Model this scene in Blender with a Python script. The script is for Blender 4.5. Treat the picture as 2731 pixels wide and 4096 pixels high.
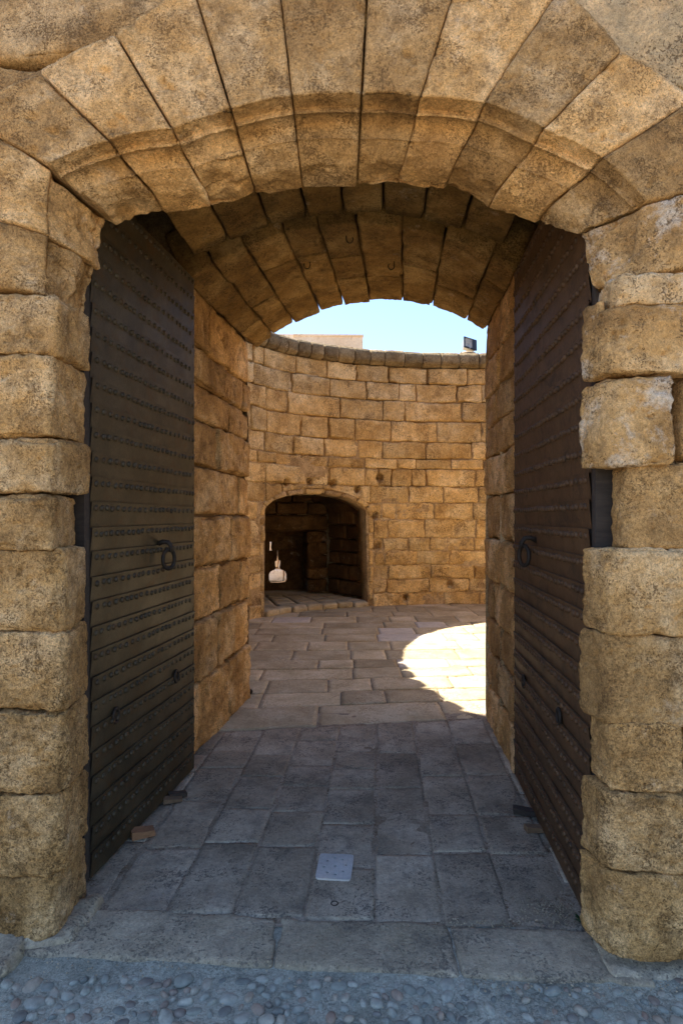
import bpy, math, random
import numpy as np
from mathutils import Vector
from mathutils.geometry import tessellate_polygon

# ------------------------------------------------------------------ camera, sky, sun, exposure
SC = bpy.context.scene
COL = SC.collection
for _o in list(bpy.data.objects):
    bpy.data.objects.remove(_o)
F = 2330.0            # focal length in photograph pixels (4096 tall)
CX, HY = 1365.5, 2067.0
EYE = 1.6
cam = bpy.data.cameras.new("camera")
cam.sensor_fit = 'VERTICAL'
cam.sensor_height = 36.0
cam.lens = 36.0 * F / 4096.0
cam.shift_y = (HY - 2048.0) / 4096.0
cam.clip_start = 0.05
cam.clip_end = 2000
camo = bpy.data.objects.new("camera", cam)
camo.location = (0, 0, EYE)
camo.rotation_euler = (math.radians(90), 0, 0)
COL.objects.link(camo)
SC.camera = camo

LIGHT = Vector((2.4, -1.3, -4.6)).normalized()        # direction the sunlight travels
ELEV = math.asin(-LIGHT.z)
AZ = math.atan2(-LIGHT.x, -LIGHT.y)                   # clockwise from +Y
world = bpy.data.worlds.new("World")
SC.world = world
world.use_nodes = True
_nt = world.node_tree
_bg = _nt.nodes["Background"]
_sky = _nt.nodes.new("ShaderNodeTexSky")
_sky.sky_type = 'NISHITA'
_sky.sun_disc = False
_sky.sun_elevation = ELEV
_sky.sun_rotation = AZ
_sky.air_density = 1.0
_sky.dust_density = 0.25
_sky.ozone_density = 2.2
_tint = _nt.nodes.new("ShaderNodeMix")
_tint.data_type = 'RGBA'
_tint.blend_type = 'MULTIPLY'
_tint.inputs[0].default_value = 1.0
_tint.inputs[7].default_value = (0.96, 0.965, 1.05, 1)      # clear southern sky, a shade less green
_nt.links.new(_sky.outputs[0], _tint.inputs[6])
_nt.links.new(_tint.outputs[2], _bg.inputs[0])
_bg.inputs[1].default_value = 0.116
sun = bpy.data.lights.new("sun", 'SUN')
sun.energy = 5.0
sun.angle = math.radians(0.53)
sun.color = (1.0, 0.93, 0.82)
suno = bpy.data.objects.new("sun", sun)
suno.rotation_euler = LIGHT.to_track_quat('-Z', 'Y').to_euler()
suno.location = (-6, 12, 20)
COL.objects.link(suno)
SC.view_settings.view_transform = 'Standard'
SC.view_settings.look = 'None'
SC.view_settings.exposure = 1.72
SC.view_settings.gamma = 1.0
SC.cycles.max_bounces = 10
SC.cycles.diffuse_bounces = 8
SC.cycles.use_denoising = True

rng = random.Random(7)

# ------------------------------------------------------------------ noise and mesh helpers
def _hash(ix, iy, iz, seed):
    h = (ix.astype(np.uint32) * np.uint32(374761393) + iy.astype(np.uint32) * np.uint32(668265263)
         + iz.astype(np.uint32) * np.uint32(2147483647) + np.uint32((seed * 974711) & 0xffffffff))
    h = (h ^ (h >> np.uint32(13))) * np.uint32(1274126177)
    h = (h ^ (h >> np.uint32(16))) * np.uint32(2246822519)
    h = h ^ (h >> np.uint32(15))
    return (h & np.uint32(0xffffff)).astype(np.float64) / float(0xffffff)

def vnoise(p, seed=0):
    f = np.floor(p)
    i = f.astype(np.int64)
    u = p - f
    u = u * u * u * (u * (u * 6 - 15) + 10)
    out = 0
    for dx in (0, 1):
        wx = u[:, 0] if dx else 1 - u[:, 0]
        for dy in (0, 1):
            wy = u[:, 1] if dy else 1 - u[:, 1]
            for dz in (0, 1):
                wz = u[:, 2] if dz else 1 - u[:, 2]
                out = out + wx * wy * wz * _hash(i[:, 0] + dx + 5000, i[:, 1] + dy + 5000, i[:, 2] + dz + 5000, seed)
    return out

def fbm(p, oct=4, seed=0, gain=0.5):
    a, s, t = 1.0, 0.0, 0.0
    q = p.copy()
    for k in range(oct):
        s = s + a * (vnoise(q, seed + k * 17) - 0.5)
        t += a
        a *= gain
        q = q * 2.07 + 13.7
    return 2 * s / t

_box_cache = {}
def box_grid(na, nb, nc):
    key = (na, nb, nc)
    if key in _box_cache:
        return _box_cache[key]
    idx = -np.ones((na + 1, nb + 1, nc + 1), dtype=np.int64)
    m = np.zeros(idx.shape, bool)
    m[0], m[-1] = True, True
    m[:, 0], m[:, -1] = True, True
    m[:, :, 0], m[:, :, -1] = True, True
    idx[m] = np.arange(m.sum())
    uvw = np.argwhere(m) / np.array([na, nb, nc])
    fs = []
    def add(A, flip):
        q = np.stack([A[:-1, :-1], A[1:, :-1], A[1:, 1:], A[:-1, 1:]], -1).reshape(-1, 4)
        fs.append(q[:, ::-1] if flip else q)
    add(idx[0], True); add(idx[-1], False)
    add(idx[:, 0, :], False); add(idx[:, -1, :], True)
    add(idx[:, :, 0], True); add(idx[:, :, -1], False)
    r = (uvw, np.concatenate(fs))
    _box_cache[key] = r
    return r

def mesh_from(name, v, f):
    me = bpy.data.meshes.new(name)
    v = np.asarray(v, dtype=np.float32)
    f = np.asarray(f)
    n = f.shape[1]
    me.vertices.add(len(v))
    me.vertices.foreach_set("co", v.ravel())
    me.loops.add(f.size)
    me.loops.foreach_set("vertex_index", f.ravel().astype(np.int32))
    me.polygons.add(len(f))
    me.polygons.foreach_set("loop_start", np.arange(0, f.size, n, dtype=np.int32))
    me.polygons.foreach_set("use_smooth", np.ones(len(f), bool))
    me.update(calc_edges=True)
    return me

def link(name, me, mat, parent=None, loc=(0, 0, 0)):
    o = bpy.data.objects.new(name, me)
    COL.objects.link(o)
    if mat is not None and me is not None and not me.materials:
        me.materials.append(mat)
    o.location = loc
    if parent is not None:
        o.parent = parent
        o.location = Vector(loc) - parent_world(parent)
    return o

def parent_world(p):
    v = Vector(p.location)
    while p.parent is not None:
        p = p.parent
        v += Vector(p.location)
    return v

def vobj(name, v, f, mat, parent=None, smooth=True):
    """mesh object whose origin is the middle of its vertices"""
    v = np.asarray(v, dtype=float)
    c = (v.max(0) + v.min(0)) / 2
    me = mesh_from(name, v - c, f)
    if not smooth:
        me.polygons.foreach_set("use_smooth", np.zeros(len(me.polygons), bool))
    return link(name, me, mat, parent, tuple(c))

def pyobj(name, verts, faces, mat, parent=None, smooth=False):
    v = np.asarray(verts, dtype=float)
    c = (v.max(0) + v.min(0)) / 2
    me = bpy.data.meshes.new(name)
    me.from_pydata([tuple(x) for x in (v - c)], [], faces)
    me.polygons.foreach_set("use_smooth", np.full(len(me.polygons), smooth))
    me.update()
    return link(name, me, mat, parent, tuple(c))

def thing(name, label, cat, loc=(0, 0, 0), group=None, kind=None):
    o = bpy.data.objects.new(name, None)
    o.empty_display_size = 0.1
    COL.objects.link(o)
    o.location = loc
    return tag(o, label, cat, group, kind)

def tag(o, label=None, cat=None, group=None, kind=None):
    if label: o["label"] = label
    if cat: o["category"] = cat
    if group: o["group"] = group
    if kind: o["kind"] = kind
    return o

def hexmap(C):
    """C[a][b][c] -> xyz corners; returns map of uvw (N,3)"""
    C = np.asarray(C, dtype=float)
    def fn(t):
        a, b, c = t[:, 0:1], t[:, 1:2], t[:, 2:3]
        out = 0
        for i in (0, 1):
            for j in (0, 1):
                for k in (0, 1):
                    w = (a if i else 1 - a) * (b if j else 1 - b) * (c if k else 1 - c)
                    out = out + w * C[i, j, k]
        return out
    return fn

_seed = [0]
def stone_geo(size, mapfn, res=0.02, r=0.02, amp=0.006, freq=6.0, fine=0.002, edge=0.012, pit=0.0, warp=0.0, chip=0.0, nb=None, corner=None, R=0.04, rough=0.0, prof=0.0, nc=None):
    """weathered block: rounded box in metres, noise-worn, then mapped into place"""
    _seed[0] += 1
    sd = _seed[0]
    L = np.array(size, dtype=float)
    n = [max(2, int(math.ceil(l / res))) for l in L]
    if nb:
        n[1] = nb
    if nc:
        n[2] = nc
    uvw, f = box_grid(*n)
    h = L / 2
    p = (uvw - 0.5) * L
    off = np.array([sd * 3.17, sd * 1.73, sd * 2.41])
    rr = np.minimum(r * (0.75 + 0.6 * vnoise(p * 5 + off, 3)), h.min() * 0.9)[:, None]
    q = np.clip(p, -(h - rr), h - rr)
    d = p - q
    ln = np.linalg.norm(d, axis=1, keepdims=True)
    nrm = d / np.maximum(ln, 1e-9)
    eg = np.clip(ln / rr - 1, 0, 1)[:, 0] / 0.73
    p2 = q + nrm * rr
    if corner:
        mab = np.maximum(np.abs(d[:, 0:1]), np.abs(d[:, 1:2])); dc_ = np.abs(d[:, 2:3])
        p2 = q + d * (np.maximum(mab, dc_) / np.maximum(np.sqrt(mab ** 2 + dc_ ** 2), 1e-9))
    if prof:
        for sc_ in (-1, 1):
            db, dc = h[1] + p2[:, 1], h[2] - sc_ * p2[:, 2]
            xa, xb = np.clip(prof - db, 0, None), np.clip(prof - dc, 0, None)
            mm = np.maximum(xa, xb); ll = np.sqrt(xa ** 2 + xb ** 2)
            k = np.where((xa > 0) & (xb > 0), mm / np.maximum(ll, 1e-9), 1.0)
            p2[:, 1] = np.where(k < 1, -(h[1] - prof + xa * k), p2[:, 1])
            p2[:, 2] = np.where(k < 1, sc_ * (h[2] - prof + xb * k), p2[:, 2])
    if corner:
        for (sa, sb) in corner:
            Rv = R * (0.8 + 0.5 * vnoise(p * 6 + off, 71))
            da, db = h[0] - sa * p2[:, 0], h[1] - sb * p2[:, 1]
            xa, xb = np.clip(Rv - da, 0, None), np.clip(Rv - db, 0, None)
            mm = np.maximum(xa, xb); ll = np.sqrt(xa ** 2 + xb ** 2)
            k = np.where((xa > 0) & (xb > 0), mm / np.maximum(ll, 1e-9), 1.0)
            p2[:, 0] = np.where(k < 1, sa * (h[0] - Rv + xa * k), p2[:, 0])
            p2[:, 1] = np.where(k < 1, sb * (h[1] - Rv + xb * k), p2[:, 1])
            ca_ = k < 1
            nrm[ca_, 0] = (sa * xa / np.maximum(ll, 1e-9))[ca_]
            nrm[ca_, 1] = (sb * xb / np.maximum(ll, 1e-9))[ca_]
    near = np.sort(h - np.abs(p), axis=1)[:, 1]
    if corner:
        dd = h - np.abs(p)
        near = np.maximum(dd[:, 2], np.minimum(dd[:, 0], dd[:, 1]))
    eprox = np.clip(1 - near / (2.5 * r + 1e-6), 0, 1)
    disp = amp * fbm(p * freq + off, 4, 1)
    if fine:
        disp += fine * fbm(p * freq * 6 + off, 3, 5, 0.6)
    if rough:
        rd = 1 - 2 * np.abs(fbm(p * 16 + off, 3, 83))
        disp += rough * (rd - 0.6) + rough * 0.7 * fbm(p * 33 + off, 2, 87)
    if edge:
        disp -= edge * eprox * np.clip(fbm(p * 9 + off, 3, 9) + 0.25, 0, 1)
    if chip:
        disp -= chip * eprox * np.clip((fbm(p * 4 + off, 3, 21) - 0.15) * 3, 0, 1)
    if pit:
        disp -= pit * np.clip((vnoise(p * 55 + off, 31) * 0.6 + vnoise(p * 23 + off, 37) * 0.4 - 0.66) * 6, 0, 1)
    p2 = p2 + nrm * disp[:, None]
    if warp:
        for k in range(3):
            p2[:, k] += warp * fbm(p * 3 + off + 50 * k, 2, 40 + k)
    return mapfn(p2 / L + 0.5), f

def stone(name, size, mapfn, mat, parent, **kw):
    v, f = stone_geo(size, mapfn, **kw)
    return vobj(name, v, f, mat, parent)

def tube_geo(path, r, seg=10, closed=False):
    P = [Vector(p) for p in path]
    n = len(P)
    rs = r if hasattr(r, '__len__') else [r] * n
    vs, fs = [], []
    up = None
    for i, p in enumerate(P):
        a = P[(i - 1) % n] if (closed or i > 0) else P[i]
        b = P[(i + 1) % n] if (closed or i < n - 1) else P[i]
        t = (b - a).normalized()
        if up is None:
            up = Vector((0, 0, 1)) if abs(t.z) < 0.9 else Vector((1, 0, 0))
        s = t.cross(up)
        if s.length < 1e-6:
            s = t.orthogonal()
        s.normalize()
        up = s.cross(t).normalized()
        for k in range(seg):
            an = 2 * math.pi * k / seg
            vs.append(tuple(p + rs[i] * (math.cos(an) * s + math.sin(an) * up)))
    m = n if closed else n - 1
    for i in range(m):
        j = (i + 1) % n
        for k in range(seg):
            k2 = (k + 1) % seg
            fs.append((i * seg + k, i * seg + k2, j * seg + k2, j * seg + k))
    if not closed:
        fs.append(tuple(range(seg))[::-1])
        fs.append(tuple((n - 1) * seg + k for k in range(seg)))
    return vs, fs

# ------------------------------------------------------------------ materials
def _ramp(N, Lk, src, stops):
    r = N.new("ShaderNodeValToRGB")
    cr = r.color_ramp
    while len(cr.elements) > 1:
        cr.elements.remove(cr.elements[-1])
    cr.elements[0].position = stops[0][0]
    cr.elements[0].color = (*stops[0][1], 1) if len(stops[0][1]) == 3 else stops[0][1]
    for pos, c in stops[1:]:
        e = cr.elements.new(pos)
        e.color = (*c, 1)
    Lk.new(src, r.inputs[0])
    return r.outputs[0]

def new_mat(name):
    m = bpy.data.materials.new(name)
    m.use_nodes = True
    return m, m.node_tree.nodes, m.node_tree.links, m.node_tree.nodes["Principled BSDF"]

def _mix(N, Lk, mode, fac, a, b):
    x = N.new("ShaderNodeMix")
    x.data_type = 'RGBA'
    x.blend_type = mode
    if isinstance(fac, (int, float)): x.inputs[0].default_value = fac
    else: Lk.new(fac, x.inputs[0])
    for s, v in ((6, a), (7, b)):
        if isinstance(v, tuple): x.inputs[s].default_value = (*v, 1)
        else: Lk.new(v, x.inputs[s])
    return x.outputs[2]

def _noise(N, Lk, vec, scale, detail=4, rough=0.6, dist=0.0):
    n = N.new("ShaderNodeTexNoise")
    n.inputs["Scale"].default_value = scale
    n.inputs["Detail"].default_value = detail
    n.inputs["Roughness"].default_value = rough
    n.inputs["Distortion"].default_value = dist
    Lk.new(vec, n.inputs["Vector"])
    return n.outputs[0]

def _math(N, Lk, op, a, b=None, c=None, clamp=False):
    m = N.new("ShaderNodeMath")
    m.operation = op
    m.use_clamp = clamp
    for i, v in enumerate((a, b, c)):
        if v is None: continue
        if isinstance(v, (int, float)): m.inputs[i].default_value = v
        else: Lk.new(v, m.inputs[i])
    return m.outputs[0]

def _coords(N, Lk, squash=None):
    tc = N.new("ShaderNodeTexCoord")
    oi = N.new("ShaderNodeObjectInfo")
    vm = N.new("ShaderNodeVectorMath"); vm.operation = 'SCALE'
    cv = N.new("ShaderNodeCombineXYZ")
    Lk.new(oi.outputs["Random"], cv.inputs[0]); Lk.new(oi.outputs["Random"], cv.inputs[1]); Lk.new(oi.outputs["Random"], cv.inputs[2])
    Lk.new(cv.outputs[0], vm.inputs[0]); vm.inputs["Scale"].default_value = 91.7
    ad = N.new("ShaderNodeVectorMath"); ad.operation = 'ADD'
    Lk.new(tc.outputs["Object"], ad.inputs[0]); Lk.new(vm.outputs[0], ad.inputs[1])
    return ad.outputs[0], oi.outputs["Random"]

def stone_mat(name, c_dark, c_mid, c_light, stain=(0.10, 0.055, 0.022), lime=(0.62, 0.52, 0.38), stain_amt=0.6, lime_amt=0.35, lime_lo=0.60,
              grain=70.0, bump=0.6, var=0.22, big=2.2, lichen=None, pit_amt=0.7, bdist=0.010, grain_c=0.42, crust=0.55):
    m, N, Lk, B = new_mat(name)
    co, rnd = _coords(N, Lk)
    n1 = _noise(N, Lk, co, big, 6, 0.62, 0.3)
    base = _ramp(N, Lk, n1, [(0.33, c_dark), (0.5, c_mid), (0.63, c_light)])
    n2 = _noise(N, Lk, co, big * 3.3, 12, 0.82, 0.25)
    sm = _ramp(N, Lk, n2, [(0.47, (0, 0, 0)), (0.63, (stain_amt,) * 3)])
    base = _mix(N, Lk, 'MIX', sm, base, stain)
    n6 = _noise(N, Lk, co, big * 6.5, 12, 0.86, 0.2)
    cm = _ramp(N, Lk, n6, [(0.585, (0, 0, 0)), (0.63, (crust,) * 3)])
    base = _mix(N, Lk, 'MIX', cm, base, tuple(0.75 * c for c in stain))
    n3 = _noise(N, Lk, co, big * 2.1, 8, 0.72, 0.2)
    lm = _ramp(N, Lk, n3, [(lime_lo, (0, 0, 0)), (lime_lo + 0.10, (lime_amt,) * 3)])
    base = _mix(N, Lk, 'MIX', lm, base, lime)
    if lichen:
        n5 = _noise(N, Lk, co, 3.1, 8, 0.75, 0.4)
        lk2 = _ramp(N, Lk, n5, [(0.45, (0, 0, 0)), (0.58, (0.75,) * 3)])
        base = _mix(N, Lk, 'MIX', lk2, base, lichen)
    g = _noise(N, Lk, co, grain, 5, 0.75)
    g2 = _noise(N, Lk, co, grain * 2.6, 3, 0.7)
    gg = _math(N, Lk, 'MULTIPLY_ADD', g2, 0.45, _math(N, Lk, 'MULTIPLY', g, 0.55))
    lo, hi = 1 - grain_c, 1 + grain_c
    gr = _ramp(N, Lk, gg, [(0.36, (lo,) * 3), (0.5, (1.0,) * 3), (0.64, (hi,) * 3)])
    base = _mix(N, Lk, 'MULTIPLY', 1.0, base, gr)
    # small irregular pores in clusters
    pa = _noise(N, Lk, co, grain * 1.3, 4, 0.7, 0.3)
    pn = _noise(N, Lk, co, grain * 0.09, 4, 0.65)
    th = _ramp(N, Lk, pn, [(0.36, (0.30,) * 3), (0.64, (0.48,) * 3)])
    pit = _math(N, Lk, 'LESS_THAN', pa, th)
    base = _mix(N, Lk, 'MIX', _math(N, Lk, 'MULTIPLY', pit, pit_amt), base, stain)
    # every block a little lighter or darker
    vr = _math(N, Lk, 'MULTIPLY_ADD', rnd, 2 * var, 1 - var)
    vc = N.new("ShaderNodeCombineColor")
    for i in range(3): Lk.new(vr, vc.inputs[i])
    base = _mix(N, Lk, 'MULTIPLY', 1.0, base, vc.outputs[0])
    Lk.new(base, B.inputs["Base Color"])
    B.inputs["Roughness"].default_value = 0.92
    B.inputs["Specular IOR Level"].default_value = 0.2
    h1 = _noise(N, Lk, co, grain * 0.35, 6, 0.72)
    hh = _math(N, Lk, 'MULTIPLY_ADD', gg, 0.9, h1)
    hh = _math(N, Lk, 'SUBTRACT', hh, _math(N, Lk, 'MULTIPLY', pit, 0.35))
    bp = N.new("ShaderNodeBump")
    bp.inputs["Strength"].default_value = bump
    bp.inputs["Distance"].default_value = bdist
    Lk.new(hh, bp.inputs["Height"])
    Lk.new(bp.outputs[0], B.inputs["Normal"])
    return m

GOLD = ((0.36, 0.195, 0.066), (0.565, 0.332, 0.124), (0.76, 0.51, 0.25))
M = {}
M['stone'] = stone_mat("golden shell limestone", *GOLD, stain=(0.16, 0.085, 0.030), stain_amt=0.68, bump=1.0, grain=95, big=2.6, grain_c=0.55, var=0.24, crust=0.65)
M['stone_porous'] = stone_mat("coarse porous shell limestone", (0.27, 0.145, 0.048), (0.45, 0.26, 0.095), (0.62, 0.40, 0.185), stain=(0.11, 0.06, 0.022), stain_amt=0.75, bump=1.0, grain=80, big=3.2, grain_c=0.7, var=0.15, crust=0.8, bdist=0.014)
M['stone_lichen'] = stone_mat("limestone with grey lichen", *GOLD, lichen=(0.40, 0.30, 0.165), bump=1.0)
M['stone_white'] = stone_mat("limestone with lime wash streaks", *GOLD, lime_amt=0.7, lime_lo=0.53, lime=(0.66, 0.56, 0.42), bump=1.0, grain=85)
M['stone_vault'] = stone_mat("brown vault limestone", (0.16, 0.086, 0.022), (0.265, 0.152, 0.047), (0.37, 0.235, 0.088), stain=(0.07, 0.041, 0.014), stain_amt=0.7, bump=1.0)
M['stone_wall'] = stone_mat("coursed limestone", (0.50, 0.312, 0.12), (0.675, 0.462, 0.208), (0.77, 0.585, 0.325), stain=(0.22, 0.125, 0.052), stain_amt=0.6, grain=36, var=0.17, big=1.6, bump=1.0, bdist=0.016, lime=(0.68, 0.52, 0.32))
M['stone_shade'] = stone_mat("limestone with painted niche shade", (0.06, 0.03, 0.010), (0.11, 0.057, 0.019), (0.165, 0.093, 0.037), stain=(0.035, 0.019, 0.009), stain_amt=0.7, grain=36, bump=1.0)  # niche interior: its deep shade is painted into this darker stone colour
M['coping'] = stone_mat("grey weathered coping stone", (0.15, 0.11, 0.062), (0.25, 0.19, 0.108), (0.34, 0.265, 0.155), grain=34, bump=1.0, bdist=0.012)
M['mortar'] = stone_mat("sandy lime mortar", (0.36, 0.24, 0.12), (0.50, 0.35, 0.19), (0.6, 0.45, 0.27), grain=40, var=0.0)
M['joint'] = stone_mat("old earth mortar in the joints", (0.10, 0.06, 0.026), (0.16, 0.10, 0.045), (0.22, 0.145, 0.07), grain=40, var=0.0)
M['bedding'] = stone_mat("dusty paving joints", (0.24, 0.195, 0.135), (0.32, 0.265, 0.19), (0.39, 0.33, 0.24), grain=50, var=0.0)
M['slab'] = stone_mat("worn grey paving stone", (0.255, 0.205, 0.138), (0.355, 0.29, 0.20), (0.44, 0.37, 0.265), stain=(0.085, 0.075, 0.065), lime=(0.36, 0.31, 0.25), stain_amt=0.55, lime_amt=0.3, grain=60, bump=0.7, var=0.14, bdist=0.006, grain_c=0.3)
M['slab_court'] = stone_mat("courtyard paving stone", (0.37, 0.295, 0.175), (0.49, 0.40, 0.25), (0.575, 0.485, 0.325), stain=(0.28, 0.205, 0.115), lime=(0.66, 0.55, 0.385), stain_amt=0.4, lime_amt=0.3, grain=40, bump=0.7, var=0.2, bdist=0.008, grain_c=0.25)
M['slab_pale'] = stone_mat("new pale paving stone", (0.54, 0.47, 0.37), (0.6, 0.53, 0.43), (0.66, 0.59, 0.48), stain=(0.38, 0.32, 0.24), stain_amt=0.3, grain=40, bump=0.4, var=0.05, grain_c=0.15)
M['sill'] = stone_mat("tooled sill stone", (0.27, 0.22, 0.14), (0.37, 0.305, 0.205), (0.46, 0.385, 0.265), stain=(0.12, 0.105, 0.085), stain_amt=0.5, grain=55, bump=0.9, var=0.08, grain_c=0.3)
M['plate'] = stone_mat("pale grey marble plate", (0.40, 0.385, 0.35), (0.46, 0.445, 0.405), (0.52, 0.50, 0.455), stain=(0.3, 0.27, 0.23), stain_amt=0.35, grain=60, bump=0.3, var=0.0, pit_amt=0.2, grain_c=0.12)
M['bed'] = stone_mat("blue grey cement bed", (0.27, 0.27, 0.205), (0.36, 0.355, 0.275), (0.45, 0.44, 0.34), stain=(0.17, 0.17, 0.13), stain_amt=0.5, lime=(0.44, 0.41, 0.34), grain=70, bump=1.0, var=0.0, big=4)
M['sand'] = stone_mat("pale dusty ground", (0.27, 0.185, 0.11), (0.34, 0.24, 0.15), (0.41, 0.30, 0.195), grain=20, var=0.0, big=0.4)
M['render'] = stone_mat("pale lime render", (0.70, 0.52, 0.32), (0.80, 0.63, 0.42), (0.84, 0.70, 0.5), stain=(0.55, 0.38, 0.22), stain_amt=0.3, grain=14, var=0.0, big=0.7, bump=0.3, grain_c=0.1)

def pebble_mat():
    m, N, Lk, B = new_mat("river pebble")
    co, rnd = _coords(N, Lk)
    base = _ramp(N, Lk, rnd, [(0.0, (0.14, 0.145, 0.12)), (0.3, (0.22, 0.225, 0.18)), (0.6, (0.30, 0.295, 0.235)), (0.78, (0.29, 0.25, 0.18)), (0.90, (0.24, 0.175, 0.125)), (1.0, (0.13, 0.135, 0.115))])
    n = _noise(N, Lk, co, 40, 5, 0.65)
    g = _ramp(N, Lk, n, [(0.3, (0.75,) * 3), (0.7, (1.3,) * 3)])
    Lk.new(_mix(N, Lk, 'MULTIPLY', 1.0, base, g), B.inputs["Base Color"])
    B.inputs["Roughness"].default_value = 0.7
    bp = N.new("ShaderNodeBump"); bp.inputs["Strength"].default_value = 0.3; bp.inputs["Distance"].default_value = 0.003
    Lk.new(n, bp.inputs["Height"]); Lk.new(bp.outputs[0], B.inputs["Normal"])
    return m
M['pebble'] = pebble_mat()

def iron_mat(name, a, b, rust, rust_lo=0.5, metallic=0.1, rough=0.62):
    m, N, Lk, B = new_mat(name)
    co, rnd = _coords(N, Lk)
    n1 = _noise(N, Lk, co, 4.5, 8, 0.7, 0.4)
    base = _ramp(N, Lk, n1, [(0.32, a), (0.68, b)])
    n2 = _noise(N, Lk, co, 8.0, 8, 0.75, 0.5)
    rm = _ramp(N, Lk, n2, [(rust_lo, (0, 0, 0)), (rust_lo + 0.16, (0.85,) * 3)])
    base = _mix(N, Lk, 'MIX', rm, base, rust)
    n3 = _noise(N, Lk, co, 130, 4, 0.7)
    gr = _ramp(N, Lk, n3, [(0.3, (0.72,) * 3), (0.7, (1.28,) * 3)])
    base = _mix(N, Lk, 'MULTIPLY', 1.0, base, gr)
    Lk.new(base, B.inputs["Base Color"])
    B.inputs["Metallic"].default_value = metallic
    B.inputs['Specular IOR Level'].default_value = 0.3
    rr = _math(N, Lk, 'MULTIPLY_ADD', n2, 0.4, rough - 0.2)
    Lk.new(rr, B.inputs["Roughness"])
    bp = N.new("ShaderNodeBump"); bp.inputs["Strength"].default_value = 0.35; bp.inputs["Distance"].default_value = 0.002
    Lk.new(_math(N, Lk, 'MULTIPLY_ADD', n3, 0.5, n2), bp.inputs["Height"]); Lk.new(bp.outputs[0], B.inputs["Normal"])
    return m
M['iron'] = iron_mat("old grey iron sheet", (0.022, 0.016, 0.008), (0.075, 0.058, 0.032), (0.07, 0.034, 0.010), 0.52, rough=0.52)
M['iron_rust'] = iron_mat("brown rusted iron sheet", (0.060, 0.030, 0.0125), (0.115, 0.062, 0.028), (0.035, 0.022, 0.013), 0.50)
M['iron_dark'] = iron_mat("dark wrought iron", (0.014, 0.011, 0.008), (0.028, 0.02, 0.014), (0.05, 0.024, 0.009), 0.55)

def plain_mat(name, col, rough=0.6, metallic=0.0, spec=0.4):
    m, N, Lk, B = new_mat(name)
    co, rnd = _coords(N, Lk)
    n = _noise(N, Lk, co, 30, 5, 0.65)
    g = _ramp(N, Lk, n, [(0.3, (0.85,) * 3), (0.7, (1.15,) * 3)])
    Lk.new(_mix(N, Lk, 'MULTIPLY', 1.0, col, g), B.inputs["Base Color"])
    B.inputs["Roughness"].default_value = rough
    B.inputs["Metallic"].default_value = metallic
    B.inputs["Specular IOR Level"].default_value = spec
    return m
M['black'] = plain_mat("black painted housing", (0.025, 0.027, 0.03), 0.5)
M['reflector'] = plain_mat("bright reflector", (0.62, 0.62, 0.56), 0.35, 0.3)
M['steel'] = plain_mat("galvanised steel", (0.5, 0.5, 0.48), 0.45, 0.6)
M['tan'] = plain_mat("tan cement base", (0.45, 0.34, 0.2), 0.9)
M['leaf'] = plain_mat("green weed leaf", (0.03, 0.075, 0.025), 0.6)
def glass_mat():
    m, N, Lk, B = new_mat("lamp front glass")
    B.inputs["Base Color"].default_value = (0.75, 0.8, 0.8, 1)
    B.inputs["Roughness"].default_value = 0.08
    B.inputs["Alpha"].default_value = 0.18
    return m
M['glass'] = glass_mat()
def wood_mat(name, a, b):
    m, N, Lk, B = new_mat(name)
    co, rnd = _coords(N, Lk)
    mp = N.new("ShaderNodeMapping"); mp.inputs["Scale"].default_value = (6, 60, 60)
    Lk.new(co, mp.inputs["Vector"])
    n = _noise(N, Lk, mp.outputs[0], 1.0, 6, 0.65, 0.3)
    Lk.new(_ramp(N, Lk, n, [(0.3, a), (0.7, b)]), B.inputs["Base Color"])
    B.inputs["Roughness"].default_value = 0.85
    bp = N.new("ShaderNodeBump"); bp.inputs["Strength"].default_value = 0.4; bp.inputs["Distance"].default_value = 0.002
    Lk.new(n, bp.inputs["Height"]); Lk.new(bp.outputs[0], B.inputs["Normal"])
    return m
M['wood'] = wood_mat("weathered wood", (0.10, 0.06, 0.032), (0.22, 0.135, 0.07))
M['wood_dark'] = wood_mat("old dark timber", (0.022, 0.015, 0.010), (0.05, 0.036, 0.025))
M['wood_red'] = wood_mat("fresh reddish wood", (0.19, 0.09, 0.04), (0.32, 0.16, 0.07))

# ------------------------------------------------------------------ layout: pixel rays of the photograph onto real planes
S = 2731.0 / 1568.0       # the traced numbers below are in a 1568-wide copy of the photograph
TAN = 0.0675
D0 = 2.105
def ratio(x): return (x * S - CX) / F
def fac_y(X, v=0.0): return D0 - TAN * X + v
def fac(x, y, v=0.0):
    a = ratio(x)
    X = a * (D0 + v) / (1 + TAN * a)
    Y = fac_y(X, v)
    return np.array([X, Y, EYE + (HY - y * S) / F * Y])
def facz(X, y, v=0.0): return EYE + (HY - y * S) / F * fac_y(X, v)
def zat(y, Y): return EYE + (HY - y * S) / F * Y

# ------------------------------------------------------------------ ground
def sheet(name, x0, x1, y0, y1, z, mat, n=2, amp=0.0, parent=None):
    g = np.stack(np.meshgrid(np.linspace(x0, x1, n + 1), np.linspace(y0, y1, n + 1), indexing='ij'), -1).reshape(-1, 2)
    v = np.concatenate([g, np.full((len(g), 1), z)], 1)
    if amp:
        v[:, 2] += amp * fbm(v * 9, 4, 3)
    i = np.arange((n + 1) ** 2).reshape(n + 1, n + 1)
    f = np.stack([i[:-1, :-1], i[1:, :-1], i[1:, 1:], i[:-1, 1:]], -1).reshape(-1, 4)
    return vobj(name, v, f, mat, parent)
tag(sheet("ground", -600, 600, -600, 600, -0.12, M['sand'], 8), "pale dusty ground outside the gate", kind="structure")

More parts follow.
